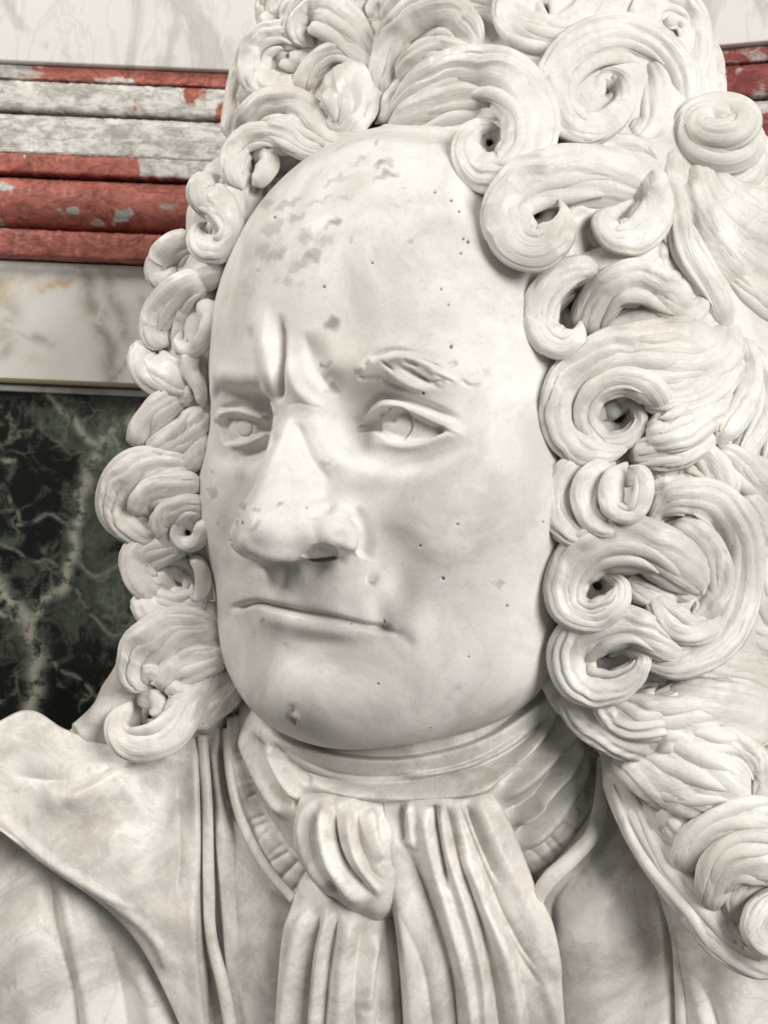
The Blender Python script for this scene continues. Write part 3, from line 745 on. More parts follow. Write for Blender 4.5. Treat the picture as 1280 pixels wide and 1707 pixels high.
def fill_strands(count=140):
    """shallow strands between the curls, following the nearest locks"""
    P = np.vstack([c[::4] for c, d in CENT]); T = np.vstack([np.gradient(c, axis=0)[::4] for c, d in CENT]); T /= np.linalg.norm(T, axis=1, keepdims=True) + 1e-9
    rg = np.random.default_rng(4); made = 0; tries = 0; seeds = []
    zones = [((1000, 1300), (-20, 1300)), ((640, 1140), (-20, 280)), ((400, 640), (-20, 280)), ((255, 370), (300, 1180)), ((900, 1060), (440, 1180))]
    while made < count and tries < 4000:
        tries += 1
        z = zones[rg.choice(5, p=[.5, .17, .13, .12, .08])]
        x, y = rg.uniform(*z[0]), rg.uniform(*z[1])
        if x > 1150 + y*.35 and y < 330: continue
        d = np.hypot(P[:, 0] - x, P[:, 1] - y)
        if d.min() < 14 or d.min() > (60 if x > 1000 else 42) or (x < 420 and d.min() > 24) or (seeds and min(math.hypot(x - a, y - b) for a, b in seeds) < 20): continue
        pts = [(x, y)]
        for sgn in (1, -1):
            qx, qy = x, y; prev = None
            for k in range(5):
                w_ = 1/(np.hypot(P[:, 0] - qx, P[:, 1] - qy) + 12)**3
                i0 = np.argmax(w_); s_ = np.sign((T*T[i0]).sum(1)); t = ((w_*s_)[:, None]*T).sum(0); t /= np.linalg.norm(t) + 1e-9
                if prev is None: t = t*sgn
                elif t @ prev < 0: t = -t
                prev = t; qx += t[0]*13; qy += t[1]*13
                pts = pts + [(qx, qy)] if sgn > 0 else [(qx, qy)] + pts
        w0 = rg.uniform(11, 17)*(1 if x > 420 else .8); n = len(pts)
        lock([(a, b, w0*math.sin(math.pi*(i + .7)/(n + .4)), 13 + rg.uniform(-3, 5)) for i, (a, b) in enumerate(pts)], .8, .13, 7, root=10)
        seeds.append((x, y)); made += 1

def build_wig_mass():
    regions = [[(640,-60),(1080,-60),(1110,150),(1230,230),(1330,330),(1330,1420),(1180,1420),(1050,1260),(975,1150),(960,900),(960,700),(930,540),(880,400),(820,290),(690,210),(640,190)],
               [(470,-60),(660,-60),(640,190),(540,225),(450,290),(425,280),(440,150)],
               [(360,320),(390,420),(350,500),(350,640),(350,760),(340,900),(360,1000),(380,1080),(400,1140),(340,1200),(250,1200),(245,1100),(260,1030),(255,960),(230,860),(270,760),(280,660),(270,580),(290,480),(310,420)],
               [(384,262),(440,262),(425,330),(402,420),(372,400),(368,300)]]
    s = SDF((-480, -960, 1880), (800, 640, 2640), 10.0)
    for rg in regions:
        R = np.array(rg, float)
        for y in np.arange(R[:, 1].min(), R[:, 1].max(), 38):
            for x in np.arange(R[:, 0].min(), R[:, 0].max(), 38):
                ins = False; j = len(R) - 1
                for i in range(len(R)):
                    if (R[i, 1] > y) != (R[j, 1] > y) and x < (R[j, 0] - R[i, 0])*(y - R[i, 1])/(R[j, 1] - R[i, 1]) + R[i, 0]: ins = not ins
                    j = i
                if not ins: continue
                r = 62 if x > 420 else 40
                D = hair_depth(x, y)[0] + 23
                c = px2cam(x, y, D + r)
                for dd in (0, 70):
                    cc = c + np.array([0, 0, dd])
                    lo = [max(0, int((cc[q] - r - 60 - s.lo[q])/s.h)) for q in range(3)]
                    hi = [min(s.phi.shape[q], int((cc[q] + r + 60 - s.lo[q])/s.h) + 1) for q in range(3)]
                    if any(a >= b for a, b in zip(lo, hi)): continue
                    sl = tuple(slice(a, b) for a, b in zip(lo, hi))
                    d = np.sqrt((s.X[sl[0]] - cc[0])**2 + (s.Y[:, sl[1]] - cc[1])**2 + (s.Z[:, :, sl[2]] - cc[2])**2) - r
                    p = s.phi[sl]; k = 25.
                    h = np.clip(.5 + .5*(p - d)/k, 0, 1)
                    s.phi[sl] = p + (d - p)*h - k*h*(1 - h)
    # drilled eyes of the curls
    for x, y, r in ((1014,144,24),(815,238,15),(888,352,26),(1030,692,24),(996,976,18),(905,20,20),(956,506,22),(1042,538,16),(1010,1085,14),(428,288,14),(300,562,12),(345,392,10),(486,118,12),(1040,370,12),(1100,880,14),(252,1196,12),(1268,985,14)):
        D0 = hair_depth(x, y)[0]
        s.sub(s.cap(px2cam(x, y, D0 - 60), px2cam(x, y, D0 + 66), r*.85, r*.5), 12)
    V, Q = vdb_mesh(s.phi, s.lo, s.h)
    V = laplace(V, Q, 2)
    if ((vnormals(V, Q)*(V - V.mean(0))).sum(1)).mean() < 0: Q = Q[:, ::-1]
    return V, Q

# ------------------------------------------------------------------ carved clothes
def sheet(rows, nu=120, nv=120, thick=16, strokes=(), closed=True, rough=1.2, seed=1, post=None, amp=1.45):
    """rows: equally long lists of (px, py, D); returns a thick carved sheet, strokes cut into its front"""
    G = np.array(rows, float)                                  # (r, c, 3)
    G[..., 1] = np.where(G[..., 1] >= 1740, G[..., 1] + 190, G[..., 1])     # carry on below the frame
    if G[:, 0, 0].max() <= 0 and G[:, 0, 0].min() <= -20:                      # and beside it
        e = G[:, :1].copy(); e[..., 0] -= 190; e[..., 1] -= 60; e[..., 2] += 60; G = np.concatenate([e, G], 1); nu = int(nu*1.2)
    if G[:, -1, 0].min() >= 1300:
        e = G[:, -1:].copy(); e[..., 0] += 170; e[..., 2] += 50; G = np.concatenate([G, e], 1); nu = int(nu*1.2)
    nv = int(nv*1.25)
    A = np.stack([catmull(G[i], nu) for i in range(len(G))])   # (r, nu, 3)
    Bm = np.stack([catmull(A[:, j], nv) for j in range(nu)], 1)  # (nv, nu, 3)
    P = px2cam(Bm[..., 0], Bm[..., 1], Bm[..., 2])
    V = P.reshape(-1, 3)
    i = np.arange(nv - 1)[:, None]*nu; j = np.arange(nu - 1)[None]
    Q = np.stack([i + j, i + j + 1, i + nu + j + 1, i + nu + j], -1).reshape(-1, 4)
    n = vnormals(V, Q)
    if (n*V).sum(1).mean() > 0: Q = Q[:, ::-1]
    s = Sculpt(V, Q)
    back0 = V + V/np.linalg.norm(V, axis=1, keepdims=True)*thick
    for st in strokes:
        st = list(st)
        if st[0] not in ('blob', 'refresh') and st[0][-1][1] >= 1700:
            (x0, y0), (x1, y1) = st[0][-2], st[0][-1]
            st[0] = list(st[0]) + [(x1 + (x1 - x0)/(y1 - y0)*(1990 - y1)*.8, 1990)]
        if st[0] == 'blob': s.blob(*st[1:])
        elif st[0] == 'refresh': s.refresh()
        else: s.stroke(st[0], st[1]*(1.15 if st[2] < 0 else 1), st[2]*amp, 'k' if st[2] < 0 else (st[3] if len(st) > 3 else 'g'), st[4] if len(st) > 4 else (.2, .2), facing=-1)
    rg = np.random.default_rng(seed)
    # slow unevenness of hand carving
    u = np.linspace(0, 1, nu)[None]; v = np.linspace(0, 1, nv)[:, None]
    w = sum(np.sin(u*rg.uniform(6, 22) + v*rg.uniform(-20, 20) + rg.uniform(0, 6.3)) for _ in range(5)).reshape(-1)
    s.V += s.N*(w*rough*.5)[:, None]
    if post: post(s)
    # round the rim back so that the edge reads as stone
    idx = np.arange(nv*nu).reshape(nv, nu)
    eu = np.minimum(np.arange(nu), np.arange(nu)[::-1]); ev = np.minimum(np.arange(nv), np.arange(nv)[::-1])
    e = np.minimum(eu[None], ev[:, None]).reshape(-1)
    s.V += (s.V/np.linalg.norm(s.V, axis=1, keepdims=True))*(np.where(e == 0, .5, np.where(e == 1, .16, np.where(e == 2, .04, 0)))*min(thick, 14))[:, None]
    back = np.maximum(back0[:, 2:], s.V[:, 2:] + 4)/back0[:, 2:]*back0
    Vall = np.vstack([s.V, back]); nb = len(s.V)
    ring = np.concatenate([idx[0, :-1], idx[:-1, -1], idx[-1, :0:-1], idx[:0:-1, 0]])
    nx = np.roll(ring, -1)
    rim = np.stack([ring, nx, nx + nb, ring + nb], 1)
    Qall = np.vstack([s.Q, s.Q[:, ::-1] + nb, rim])
    fl = ((vnormals(s.V, s.Q)*s.V).sum(1).mean() > 0)
    if fl: Qall = Qall[:, ::-1]
    # rim winding follows the front
    return Vall, Qall

def build_clothes():
    out = []
    # chest block that everything lies on
    out.append(('chest', sheet([[(-40,1260,2460),(200,1290,2400),(400,1250,2330),(640,1300,2260),(900,1260,2230),(1100,1200,2200),(1330,1200,2200)],
                                [(-40,1480,2440),(200,1480,2380),(400,1450,2300),(640,1450,2220),(900,1430,2190),(1100,1400,2150),(1330,1400,2150)],
                                [(-40,1760,2420),(200,1760,2360),(400,1760,2270),(640,1760,2180),(900,1760,2150),(1100,1760,2120),(1330,1760,2120)]], 60, 60, 120), None))
    # neck cloth wound under the jaw
    stock = [
        ([(410,1225),(455,1262),(540,1300),(650,1308),(760,1290),(870,1238),(960,1150)], 9, -9, 'g'),
        ([(425,1205),(470,1238),(560,1268),(680,1272),(800,1242),(900,1180),(955,1120)], 9, 8, 'g'),
        ([(480,1222),(560,1250),(680,1254),(800,1224),(890,1160)], 6, -6, 'g'), ([(700,1300),(790,1284),(870,1244),(930,1180)], 5, -6, 'g'), ([(860,1372),(890,1352),(905,1330)], 5, 6, 'g'),
        ([(470,1250),(560,1288),(660,1292),(780,1268),(880,1214)], 6, -6, 'g'),
        ([(500,1300),(560,1316),(680,1322),(796,1310),(860,1270),(950,1180)], 11, 14, 'g'),
        ([(640,1290),(740,1288),(820,1262),(900,1208)], 7, 6, 'g'),
        ([(800,1318),(870,1276),(930,1210),(968,1140)], 8, -11, 'g'),
        ([(820,1338),(890,1292),(945,1226),(978,1160)], 12, 10, 'g'),
        ([(828,1356),(870,1345),(910,1310),(955,1240)], 8, -11, 'g'),
        ([(840,1382),(890,1348),(940,1290),(972,1220)], 11, 10, 'g'),
        ([(850,1398),(905,1358),(950,1300)], 6, -9, 'g'),
        ([(860,1420),(920,1370),(965,1300),(982,1240)], 11, 8, 'g'),
        ([(400,1210),(430,1290),(480,1372)], 9, 7, 'g'), ([(418,1216),(455,1296),(495,1360)], 6, -8, 'g'),
        ([(440,1240),(470,1296),(505,1340)], 8, 8, 'g'), ([(396,1260),(425,1340),(470,1420)], 8, -7, 'g'),
        ([(455,1236),(485,1280),(520,1312)], 5, -7, 'g'), ([(402,1300),(430,1370),(478,1440)], 7, 6, 'g')]
    out.append(('neck_cloth', sheet([
        [(408,1120,2330),(470,1180,2225),(560,1215,2165),(680,1222,2125),(800,1190,2105),(900,1130,2130),(965,1070,2150)],
        [(398,1190,2285),(465,1250,2185),(560,1286,2122),(680,1292,2090),(800,1264,2072),(900,1200,2090),(975,1120,2135)],
        [(408,1250,2268),(470,1320,2180),(560,1345,2122),(680,1350,2094),(800,1335,2078),(905,1270,2085),(985,1185,2135)],
        [(424,1330,2250),(480,1400,2180),(560,1430,2135),(680,1440,2108),(800,1430,2092),(905,1372,2092),(987,1270,2142)],
        [(450,1400,2240),(505,1470,2185),(570,1500,2145),(680,1500,2120),(800,1490,2108),(905,1430,2108),(985,1330,2152)]], 220, 170, 30, stock, amp=2.1), None))
    # pleated shirt band showing round the neck cloth
    def pleats(line, n, ww, amp):
        L = catmull(line, 200); o = []
        for k in range(n):
            t = (k + .5 + .3*math.sin(k*2.3))/n; i = int(np.clip(t, 0, 1)*199); a, b = L[max(i-2, 0)], L[min(i+2, 199)]; d = (b - a)/np.linalg.norm(b - a); nn = np.array([-d[1], d[0]])
            sk = d*6*math.sin(k*1.7); o.append(([tuple(L[i] - nn*34 - sk), tuple(L[i] + nn*34 + sk)], ww*(1 + .35*math.sin(k*3.1)), amp*(.8 + .4*math.sin(k*1.3)), 'g', (.1, .1)))
        return o
    lp = pleats([(384,1215),(388,1280),(408,1360),(450,1430),(500,1480)], 13, 4.0, -3.6)
    rp = pleats([(985,1270),(975,1330),(940,1390),(900,1435),(850,1460)], 11, 4.5, -3.4)
    out.append(('shirt_band', sheet([[(404,1190,2285),(420,1270,2262),(442,1340,2238),(486,1410,2182),(530,1450,2150)],
                                     [(378,1195,2288),(382,1280,2262),(402,1370,2240),(446,1450,2190),(505,1505,2160)]], 150, 40, 26, lp), None))
    out.append(('shirt_band', sheet([[(985,1230,2142),(968,1320,2108),(930,1375,2090),(880,1415,2088),(830,1440,2096)],
                                     [(1004,1250,2150),(990,1345,2118),(955,1408,2104),(905,1455,2102),(845,1490,2112)]], 150, 40, 26, rp), None))
    # waistcoat fronts
    wl = [([(352,1230),(366,1330),(372,1450),(384,1600),(392,1720)], 9, 7, 'g', (.05, .05)), ([(336,1230),(346,1350),(350,1480),(362,1600),(372,1720)], 6, -9, 'g', (.05, .05)),
          ([(368,1240),(384,1340),(388,1470),(400,1600)], 6, -7, 'g', (.05, .2)), ([(392,1320),(412,1400),(452,1470),(490,1510)], 10, 7, 'g'),
          ('blob', 420, 1600, 50, 90, 8), ([(378,1600),(386,1660),(390,1720)], 5, -6, 'g')]
    out.append(('waistcoat_front', sheet([[(326,1200,2320),(350,1205,2310),(375,1215,2302),(384,1225,2300)],
                                          [(326,1350,2290),(352,1350,2275),(378,1350,2266),(400,1370,2262)],
                                          [(328,1500,2270),(375,1490,2245),(430,1480,2215),(490,1492,2190)],
                                          [(336,1760,2250),(390,1760,2215),(450,1760,2180),(520,1760,2160)]], 110, 200, 26, wl), None))
    wr = [([(1006,1290),(996,1370),(966,1420),(920,1458),(892,1500)], 11, 13, 'g', (.15, .05)), ([(1022,1300),(1014,1380),(984,1436),(940,1474),(916,1516),(926,1580)], 10, -8, 'g', (.15, .2)),
          ('blob', 1000, 1560, 60, 100, 12), ([(1010,1480),(1000,1560),(990,1640)], 14, 4, 'g')]
    out.append(('waistcoat_front', sheet([[(996,1190,2190),(1006,1192,2180),(1018,1195,2175),(1030,1200,2172)],
                                          [(992,1330,2118),(1012,1335,2100),(1036,1345,2096),(1065,1360,2100)],
                                          [(925,1438,2098),(975,1440,2076),(1040,1450,2066),(1105,1460,2082)],
                                          [(882,1510,2108),(960,1530,2070),(1060,1550,2056),(1135,1560,2078)],
                                          [(930,1760,2100),(1000,1760,2074),(1080,1760,2066),(1145,1760,2092)]], 150, 200, 26, wr), None))
    # coat
    cr = [([(1000,1220),(1050,1340),(1100,1440),(1135,1540),(1150,1620),(1180,1720)], 16, 8, 'g', (.1, .05)), ([(1150,1600),(1170,1650),(1195,1720)], 12, -16, 'g', (.3, .05)),
          ([(1120,1440),(1170,1530),(1230,1640)], 40, 6, 'g')]
    out.append(('coat_front', sheet([[(984,1190,2185),(1010,1200,2140),(1050,1210,2120),(1120,1220,2110)],
                                     [(1030,1330,2110),(1060,1330,2076),(1110,1340,2062),(1200,1350,2060)],
                                     [(1086,1450,2080),(1125,1450,2046),(1190,1460,2030),(1330,1480,2040)],
                                     [(1122,1560,2072),(1165,1570,2036),(1230,1580,2014),(1330,1600,2020)],
                                     [(1128,1760,2072),(1190,1760,2040),(1260,1760,2016),(1340,1760,2020)]], 150, 200, 34, cr), None))
    ll = [([(20,1225),(120,1245),(230,1262),(320,1250)], 22, -9, 'g'), ([(60,1330),(150,1330),(230,1290)], 26, 9, 'g'), ([(10,1290),(110,1300),(200,1270)], 14, -6, 'g'),
          ([(110,1345),(180,1300),(240,1270)], 14, 6, 'g'), ([(300,1250),(296,1350),(290,1450),(276,1540)], 26, -5, 'g'), ([(200,1370),(215,1450),(240,1500)], 30, 6, 'g'),
          ([(0,1368),(90,1440),(180,1496),(252,1560),(282,1620)], 9, 5, 'g', (.02, .05)), ([(322,1230),(326,1400),(318,1560),(340,1780)], 10, 8, 'g', (.05, .0)),
          ([(300,1330),(304,1420),(296,1500)], 8, -5)]
    out.append(('coat_lapel', sheet([[(-60,1215,2330),(45,1184,2330),(110,1215,2310),(190,1240,2285),(260,1235,2285),(338,1220,2300)],
                                     [(-60,1290,2290),(40,1270,2270),(120,1290,2250),(200,1300,2240),(270,1300,2250),(338,1300,2275)],
                                     [(-60,1350,2250),(30,1380,2235),(110,1400,2215),(190,1400,2205),(270,1390,2225),(338,1380,2262)],
                                     [(-60,1352,2236),(70,1430,2220),(150,1475,2195),(220,1500,2190),(280,1500,2205),(338,1480,2250)],
                                     [(-40,1358,2236),(90,1448,2222),(180,1505,2200),(250,1560,2196),(300,1580,2205),(345,1580,2240)],
                                     [(-20,1364,2240),(95,1450,2226),(190,1515,2206),(265,1585,2206),(310,1680,2212),(360,1760,2230)]], 190, 190, 26, ll), None))
    cl = [([(78,1440),(92,1540),(120,1640),(130,1720)], 14, -16, 'l', (.1, .05)), ([(100,1450),(118,1560),(150,1720)], 18, 12, 'g', (.1, .05)), ([(40,1440),(50,1560),(60,1720)], 34, 10, 'g', (.3, .05)),
          ([(150,1500),(190,1600),(212,1720)], 22, -14, 'g', (.2, .05)), ([(210,1560),(240,1640),(260,1720)], 20, 10, 'g', (.2, .05)), ([(250,1570),(290,1640),(312,1720)], 14, -12, 'g', (.2, .05)),
          ([(110,1400),(170,1480),(240,1560)], 14, -6, 'g'), ('blob', 20, 1620, 50, 100, 8)]
    out.append(('coat_sleeve', sheet([[(-60,1330,2340),(60,1390,2290),(140,1440,2275),(220,1480,2265),(300,1520,2270),(370,1540,2280)],
                                      [(-60,1480,2300),(50,1500,2255),(130,1520,2250),(210,1560,2250),(290,1600,2250),(370,1620,2265)],
                                      [(-60,1640,2270),(50,1640,2235),(140,1650,2232),(220,1660,2240),(300,1670,2235),(370,1680,2250)],
                                      [(-60,1770,2260),(50,1770,2225),(140,1770,2222),(220,1770,2230),(300,1770,2225),(370,1770,2240)]], 180, 150, 34, cl), None))
    out.append(('coat_collar', sheet([[(110,1222,2350),(150,1190,2345),(185,1135,2345),(222,1070,2350)],
                                      [(140,1240,2310),(175,1205,2300),(212,1150,2300),(245,1085,2310)],
                                      [(190,1262,2300),(225,1225,2300),(255,1170,2310),(275,1100,2330)]], 60, 50, 34,
                                     [([(128,1225),(175,1180),(212,1110),(230,1070)], 20, 10, 'g', (.05, .05))]), None))
    # cravat: two hanging tails and the knot
    t1 = [([(516,1500),(490,1590),(470,1720)], 12, 10, 'g', (.1, .02)), ([(536,1506),(512,1600),(500,1720)], 8, -13, 'g', (.1, .02)), ([(552,1506),(532,1600),(520,1720)], 8, 9, 'g', (.1, .02)),
          ([(566,1510),(548,1600),(536,1720)], 6, -10, 'g', (.1, .02)), ([(588,1516),(572,1600),(566,1720)], 14, 12, 'g', (.1, .02)), ([(618,1520),(604,1590),(596,1660),(598,1720)], 10, -14, 'g', (.1, .02)),
          ([(632,1560),(622,1620),(612,1690)], 9, 8, 'g'), ([(648,1520),(640,1620),(640,1720)], 10, -12, 'g'), ([(500,1506),(478,1600),(462,1720)], 6, -5, 'g')]
    out.append(('cravat_tail', sheet([[(506,1462,2150),(550,1470,2120),(600,1480,2112),(660,1480,2130)],
                                      [(486,1510,2135),(540,1515,2092),(600,1520,2086),(664,1520,2130)],
                                      [(466,1600,2125),(525,1600,2080),(590,1600,2072),(668,1600,2118)],
                                      [(450,1760,2115),(515,1760,2066),(585,1760,2058),(680,1760,2110)]], 150, 160, 30, t1), None))
    t2 = [([(664,1336),(672,1410)], 5, -8), ([(776,1334),(800,1400),(836,1480)], 6, -9), ([(680,1336),(690,1420)], 6, 7), ([(650,1350),(662,1450),(682,1580),(694,1720)], 16, 12, 'g', (.1, .02)), ([(672,1400),(706,1500),(744,1620),(756,1720)], 9, -15, 'g', (.15, .02)),
          ([(706,1345),(720,1420),(750,1530),(778,1640),(790,1720)], 11, 9, 'g', (.05, .02)), ([(722,1340),(734,1420),(748,1500)], 6, -11, 'g', (.05, .3)),
          ([(742,1340),(760,1420),(800,1540),(822,1640),(834,1720)], 8, -13, 'g', (.05, .02)), ([(732,1340),(746,1420),(776,1510),(804,1620),(812,1720)], 10, 10, 'g', (.05, .02)),
          ([(764,1336),(800,1430),(850,1540),(910,1640)], 7, -10, 'g', (.15, .2)), ([(758,1400),(812,1520),(850,1620),(868,1720)], 14, 10, 'g', (.1, .02)),
          ([(790,1330),(830,1420),(880,1520),(930,1640)], 18, 8, 'g', (.1, .1)), ([(850,1560),(872,1640),(884,1720)], 10, -9, 'g', (.2, .02)), ([(870,1560),(910,1650),(930,1720)], 12, 7, 'g'),
          ([(800,1480),(860,1580),(905,1650)], 6, -8, 'g'), ([(660,1480),(700,1600),(720,1720)], 7, -5, 'g', (.2, .02))]
    out.append(('cravat_tail', sheet([[(640,1300,2150),(690,1298,2130),(750,1298,2120),(800,1296,2130)],
                                      [(638,1334,2098),(692,1332,2066),(752,1330,2056),(818,1322,2074)],
                                      [(644,1400,2092),(710,1390,2058),(780,1380,2046),(850,1370,2066)],
                                      [(652,1490,2090),(730,1490,2050),(815,1490,2036),(892,1478,2058)],
                                      [(668,1600,2086),(750,1600,2040),(840,1600,2026),(932,1596,2050)],
                                      [(684,1760,2082),(760,1760,2034),(850,1760,2018),(948,1760,2044)]], 190, 210, 26, t2), None))
    kn = [([(520,1325),(506,1380),(520,1440),(565,1500)], 8, 8, 'g'), ([(530,1330),(520,1390),(534,1440),(580,1498)], 6, -7, 'g'), ([(546,1330),(540,1400),(560,1460),(612,1508)], 11, 10, 'g'),
          ([(556,1322),(558,1390),(580,1445),(630,1500)], 7, -13, 'g'), ([(578,1345),(584,1410),(606,1460),(640,1496)], 12, 10, 'g'), ([(596,1335),(604,1400),(626,1450),(650,1480)], 6, -12, 'g'),
          ([(614,1345),(624,1400),(640,1440)], 11, 9, 'g'), ([(640,1340),(644,1400),(650,1460)], 7, -8, 'g')]
    th = np.linspace(0, 1, 7)
    rows = []
    for q, (y, xl, xr, dd) in enumerate([(1310,510,650,2130),(1335,498,660,2076),(1375,490,668,2040),(1420,494,672,2026),(1465,516,672,2028),(1502,552,670,2056),(1524,588,658,2110)]):
        rows.append([(xl + (xr - xl)*t, y + 10*math.sin(math.pi*t)*(.3 if q < 3 else 1) + (14*(t - .2) if q > 2 else 0), dd + 64*abs(2*t - 1)**2.4) for t in th])
    out.append(('cravat_knot', sheet(rows, 160, 160, 40, kn, amp=1.8), None))
    return out

# ------------------------------------------------------------------ wall behind: stone panels and a moulded string course
WD = 3200.0; XC = -70.0; ANG = math.radians(20)
def wall_y(py):                         # height (units, down) of a level seen at the photo's left edge
    X, Y, D = px2cam(0, py, WD); return -X*math.sin(ROLL) + Y*math.cos(ROLL)
def wall2world(A):                      # plumb wall coordinates (x, down, depth) -> world
    A = np.asarray(A, float); return np.stack([A[:, 0]*S, A[:, 2]*S, ZC - A[:, 1]*S], -1)

def run(name, prof, side, mat, parent, n=24, wob=0.0, seed=0, attr=None):
    """profile (out, y) swept along the left or the right stretch, mitred in the corner; 'out' is towards the room"""
    prof = np.array(prof, float); m = len(prof)
    mt = math.tan(ANG/2)
    rows = []
    rg = np.random.default_rng(seed)
    for k in range(n):
        t = k/(n - 1)
        row = []
        for o, y in prof:
            if side == 'left':
                x1 = XC - o*mt; x0 = -2900.0
                row.append((x0 + (x1 - x0)*t, y, WD - o))
            else:
                s0 = o*mt; s1 = 2400.0; q = s0 + (s1 - s0)*t
                row.append((XC + q*math.cos(ANG) - o*math.sin(ANG), y, WD - q*math.sin(ANG) - o*math.cos(ANG)))
        rows.append(row)
    V = np.array(rows).reshape(-1, 3)
    if wob: V[:, 1] += rg.normal(0, wob, len(V)); V[:, 2] += rg.normal(0, wob, len(V))
    i = np.arange(n - 1)[:, None]*m; j = np.arange(m)[None]; j2 = (j + 1) % m
    Q = np.stack([i + j, i + j2, i + m + j2, i + m + j], -1).reshape(-1, 4)
    if attr:
        ca_, sa_ = math.cos(ROLL), math.sin(ROLL)
        qx, qy = cam2px(np.stack([V[:, 0]*ca_ - V[:, 1]*sa_, V[:, 0]*sa_ + V[:, 1]*ca_, V[:, 2]], -1))
        attrs = attr(qx, qy)
    bm = bmesh.new()
    vs = [bm.verts.new(p) for p in wall2world(V)]
    for q in Q: bm.faces.new([vs[a] for a in q])
    bm.faces.new(vs[:m]); bm.faces.new(vs[-m:])
    bmesh.ops.recalc_face_normals(bm, faces=bm.faces)
    me = bpy.data.meshes.new('m'); bm.to_mesh(me); bm.free()
    for p in me.polygons: p.use_smooth = len(p.vertices) == 4
    me.set_sharp_from_angle(angle=math.radians(38))
    if attr:
        for k2, v in attrs.items():
            a = me.attributes.new(k2, 'FLOAT', 'POINT'); a.data.foreach_set('value', np.ascontiguousarray(v, np.float32))
    return link_obj(name, me, mat, parent)

def rrect(o0, o1, y0, y1, r=6, top=None, k=4):
    """front-rounded bar: back at o0, face at o1, between levels y0 (upper) and y1"""
    P = [(o0, y0)]
    rt = r if top is None else top
    for a in np.linspace(0, math.pi/2, k): P.append((o1 - rt + rt*math.sin(a), y0 + rt - rt*math.cos(a)))
    for a in np.linspace(0, math.pi/2, k): P.append((o1 - r + r*math.cos(a), y1 - r + r*math.sin(a)))
    P.append((o0, y1)); return P
def torus(o0, o1, y0, y1, k=12):
    P = [(o0, y0)]; h = (y1 - y0)/2; c = (y0 + y1)/2
    for a in np.linspace(-math.pi/2, math.pi/2, k): P.append((o0 + 8 + (o1 - o0 - 8)*math.cos(a)**.8, c + h*math.sin(a)))
    P.append((o0, y1)); return P

def red_mat(name, red=(.34, .105, .078)):
    m, nt, b = new_mat(name); pos = geo_pos(nt)
    mp = N(nt, 'ShaderNodeMapping'); mp.inputs['Scale'].default_value = (1, 1, 2.1); nt.links.new(pos, mp.inputs[0]); v = mp.outputs[0]
    grey = mix(nt, ramp(nt, noise(nt, v, 70, 6, .7, .5), [(.36, (0, 0, 0)), (.62, (1, 1, 1))]), (.36, .345, .31), (.70, .68, .63))
    grey = mix(nt, ramp(nt, noise(nt, v, 150, 4, .65), [(.54, (0, 0, 0)), (.7, (.75, .75, .75))]), grey, (.25, .235, .20))
    rd = mix(nt, ramp(nt, noise(nt, v, 38, 6, .7, 1.2), [(.3, (0, 0, 0)), (.7, (1, 1, 1))]), tuple(x*.72 for x in red), tuple(min(1, x*1.5 + .02) for x in red))
    rd = mix(nt, ramp(nt, noise(nt, v, 210, 4, .7), [(.58, (0, 0, 0)), (.75, (.6, .6, .6))]), rd, (.40, .22, .18))
    rd = mix(nt, ramp(nt, noise(nt, v, 17, 6, .65, 2.2), [(.47, (0, 0, 0)), (.5, (.65, .65, .65)), (.53, (0, 0, 0))]), rd, (.12, .035, .03))
    at = N(nt, 'ShaderNodeAttribute', attribute_name='redness')
    ad = N(nt, 'ShaderNodeMath', operation='ADD'); nt.links.new(at.outputs['Fac'], ad.inputs[0]); nt.links.new(noise(nt, v, 75, 5, .65, .5), ad.inputs[1])
    c = mix(nt, ramp(nt, ad.outputs[0], [(.74, (0, 0, 0)), (.92, (.55, .55, .55)), (1.06, (1, 1, 1))], 'LINEAR'), grey, rd)
    nt.links.new(c, b.inputs['Base Color']); b.inputs['Roughness'].default_value = .34
    bp = N(nt, 'ShaderNodeBump'); bp.inputs['Strength'].default_value = .4; bp.inputs['Distance'].default_value = .001
    nt.links.new(noise(nt, pos, 180, 5, .65), bp.inputs['Height']); nt.links.new(bp.outputs[0], b.inputs['Normal'])
    return m

def blobs(qx, qy, base, lst):
    r = np.full(qx.shape, float(base))
    qx, qy = qx + 5*np.sin(qy/5.3 + qx/19) + 4*np.sin(qx/7.1), qy + 3*np.sin(qx/6.3) + 2*np.sin(qx/3.1 + 1)
    for x, y, rx, ry, ro, val in lst:
        c, sn = math.cos(ro), math.sin(ro); dx, dy = qx - x, qy - y
        k = np.exp(-(((dx*c + dy*sn)/rx)**2 + ((-dx*sn + dy*c)/ry)**2)**1.5)
        r = r*(1 - k) + val*k
    return r

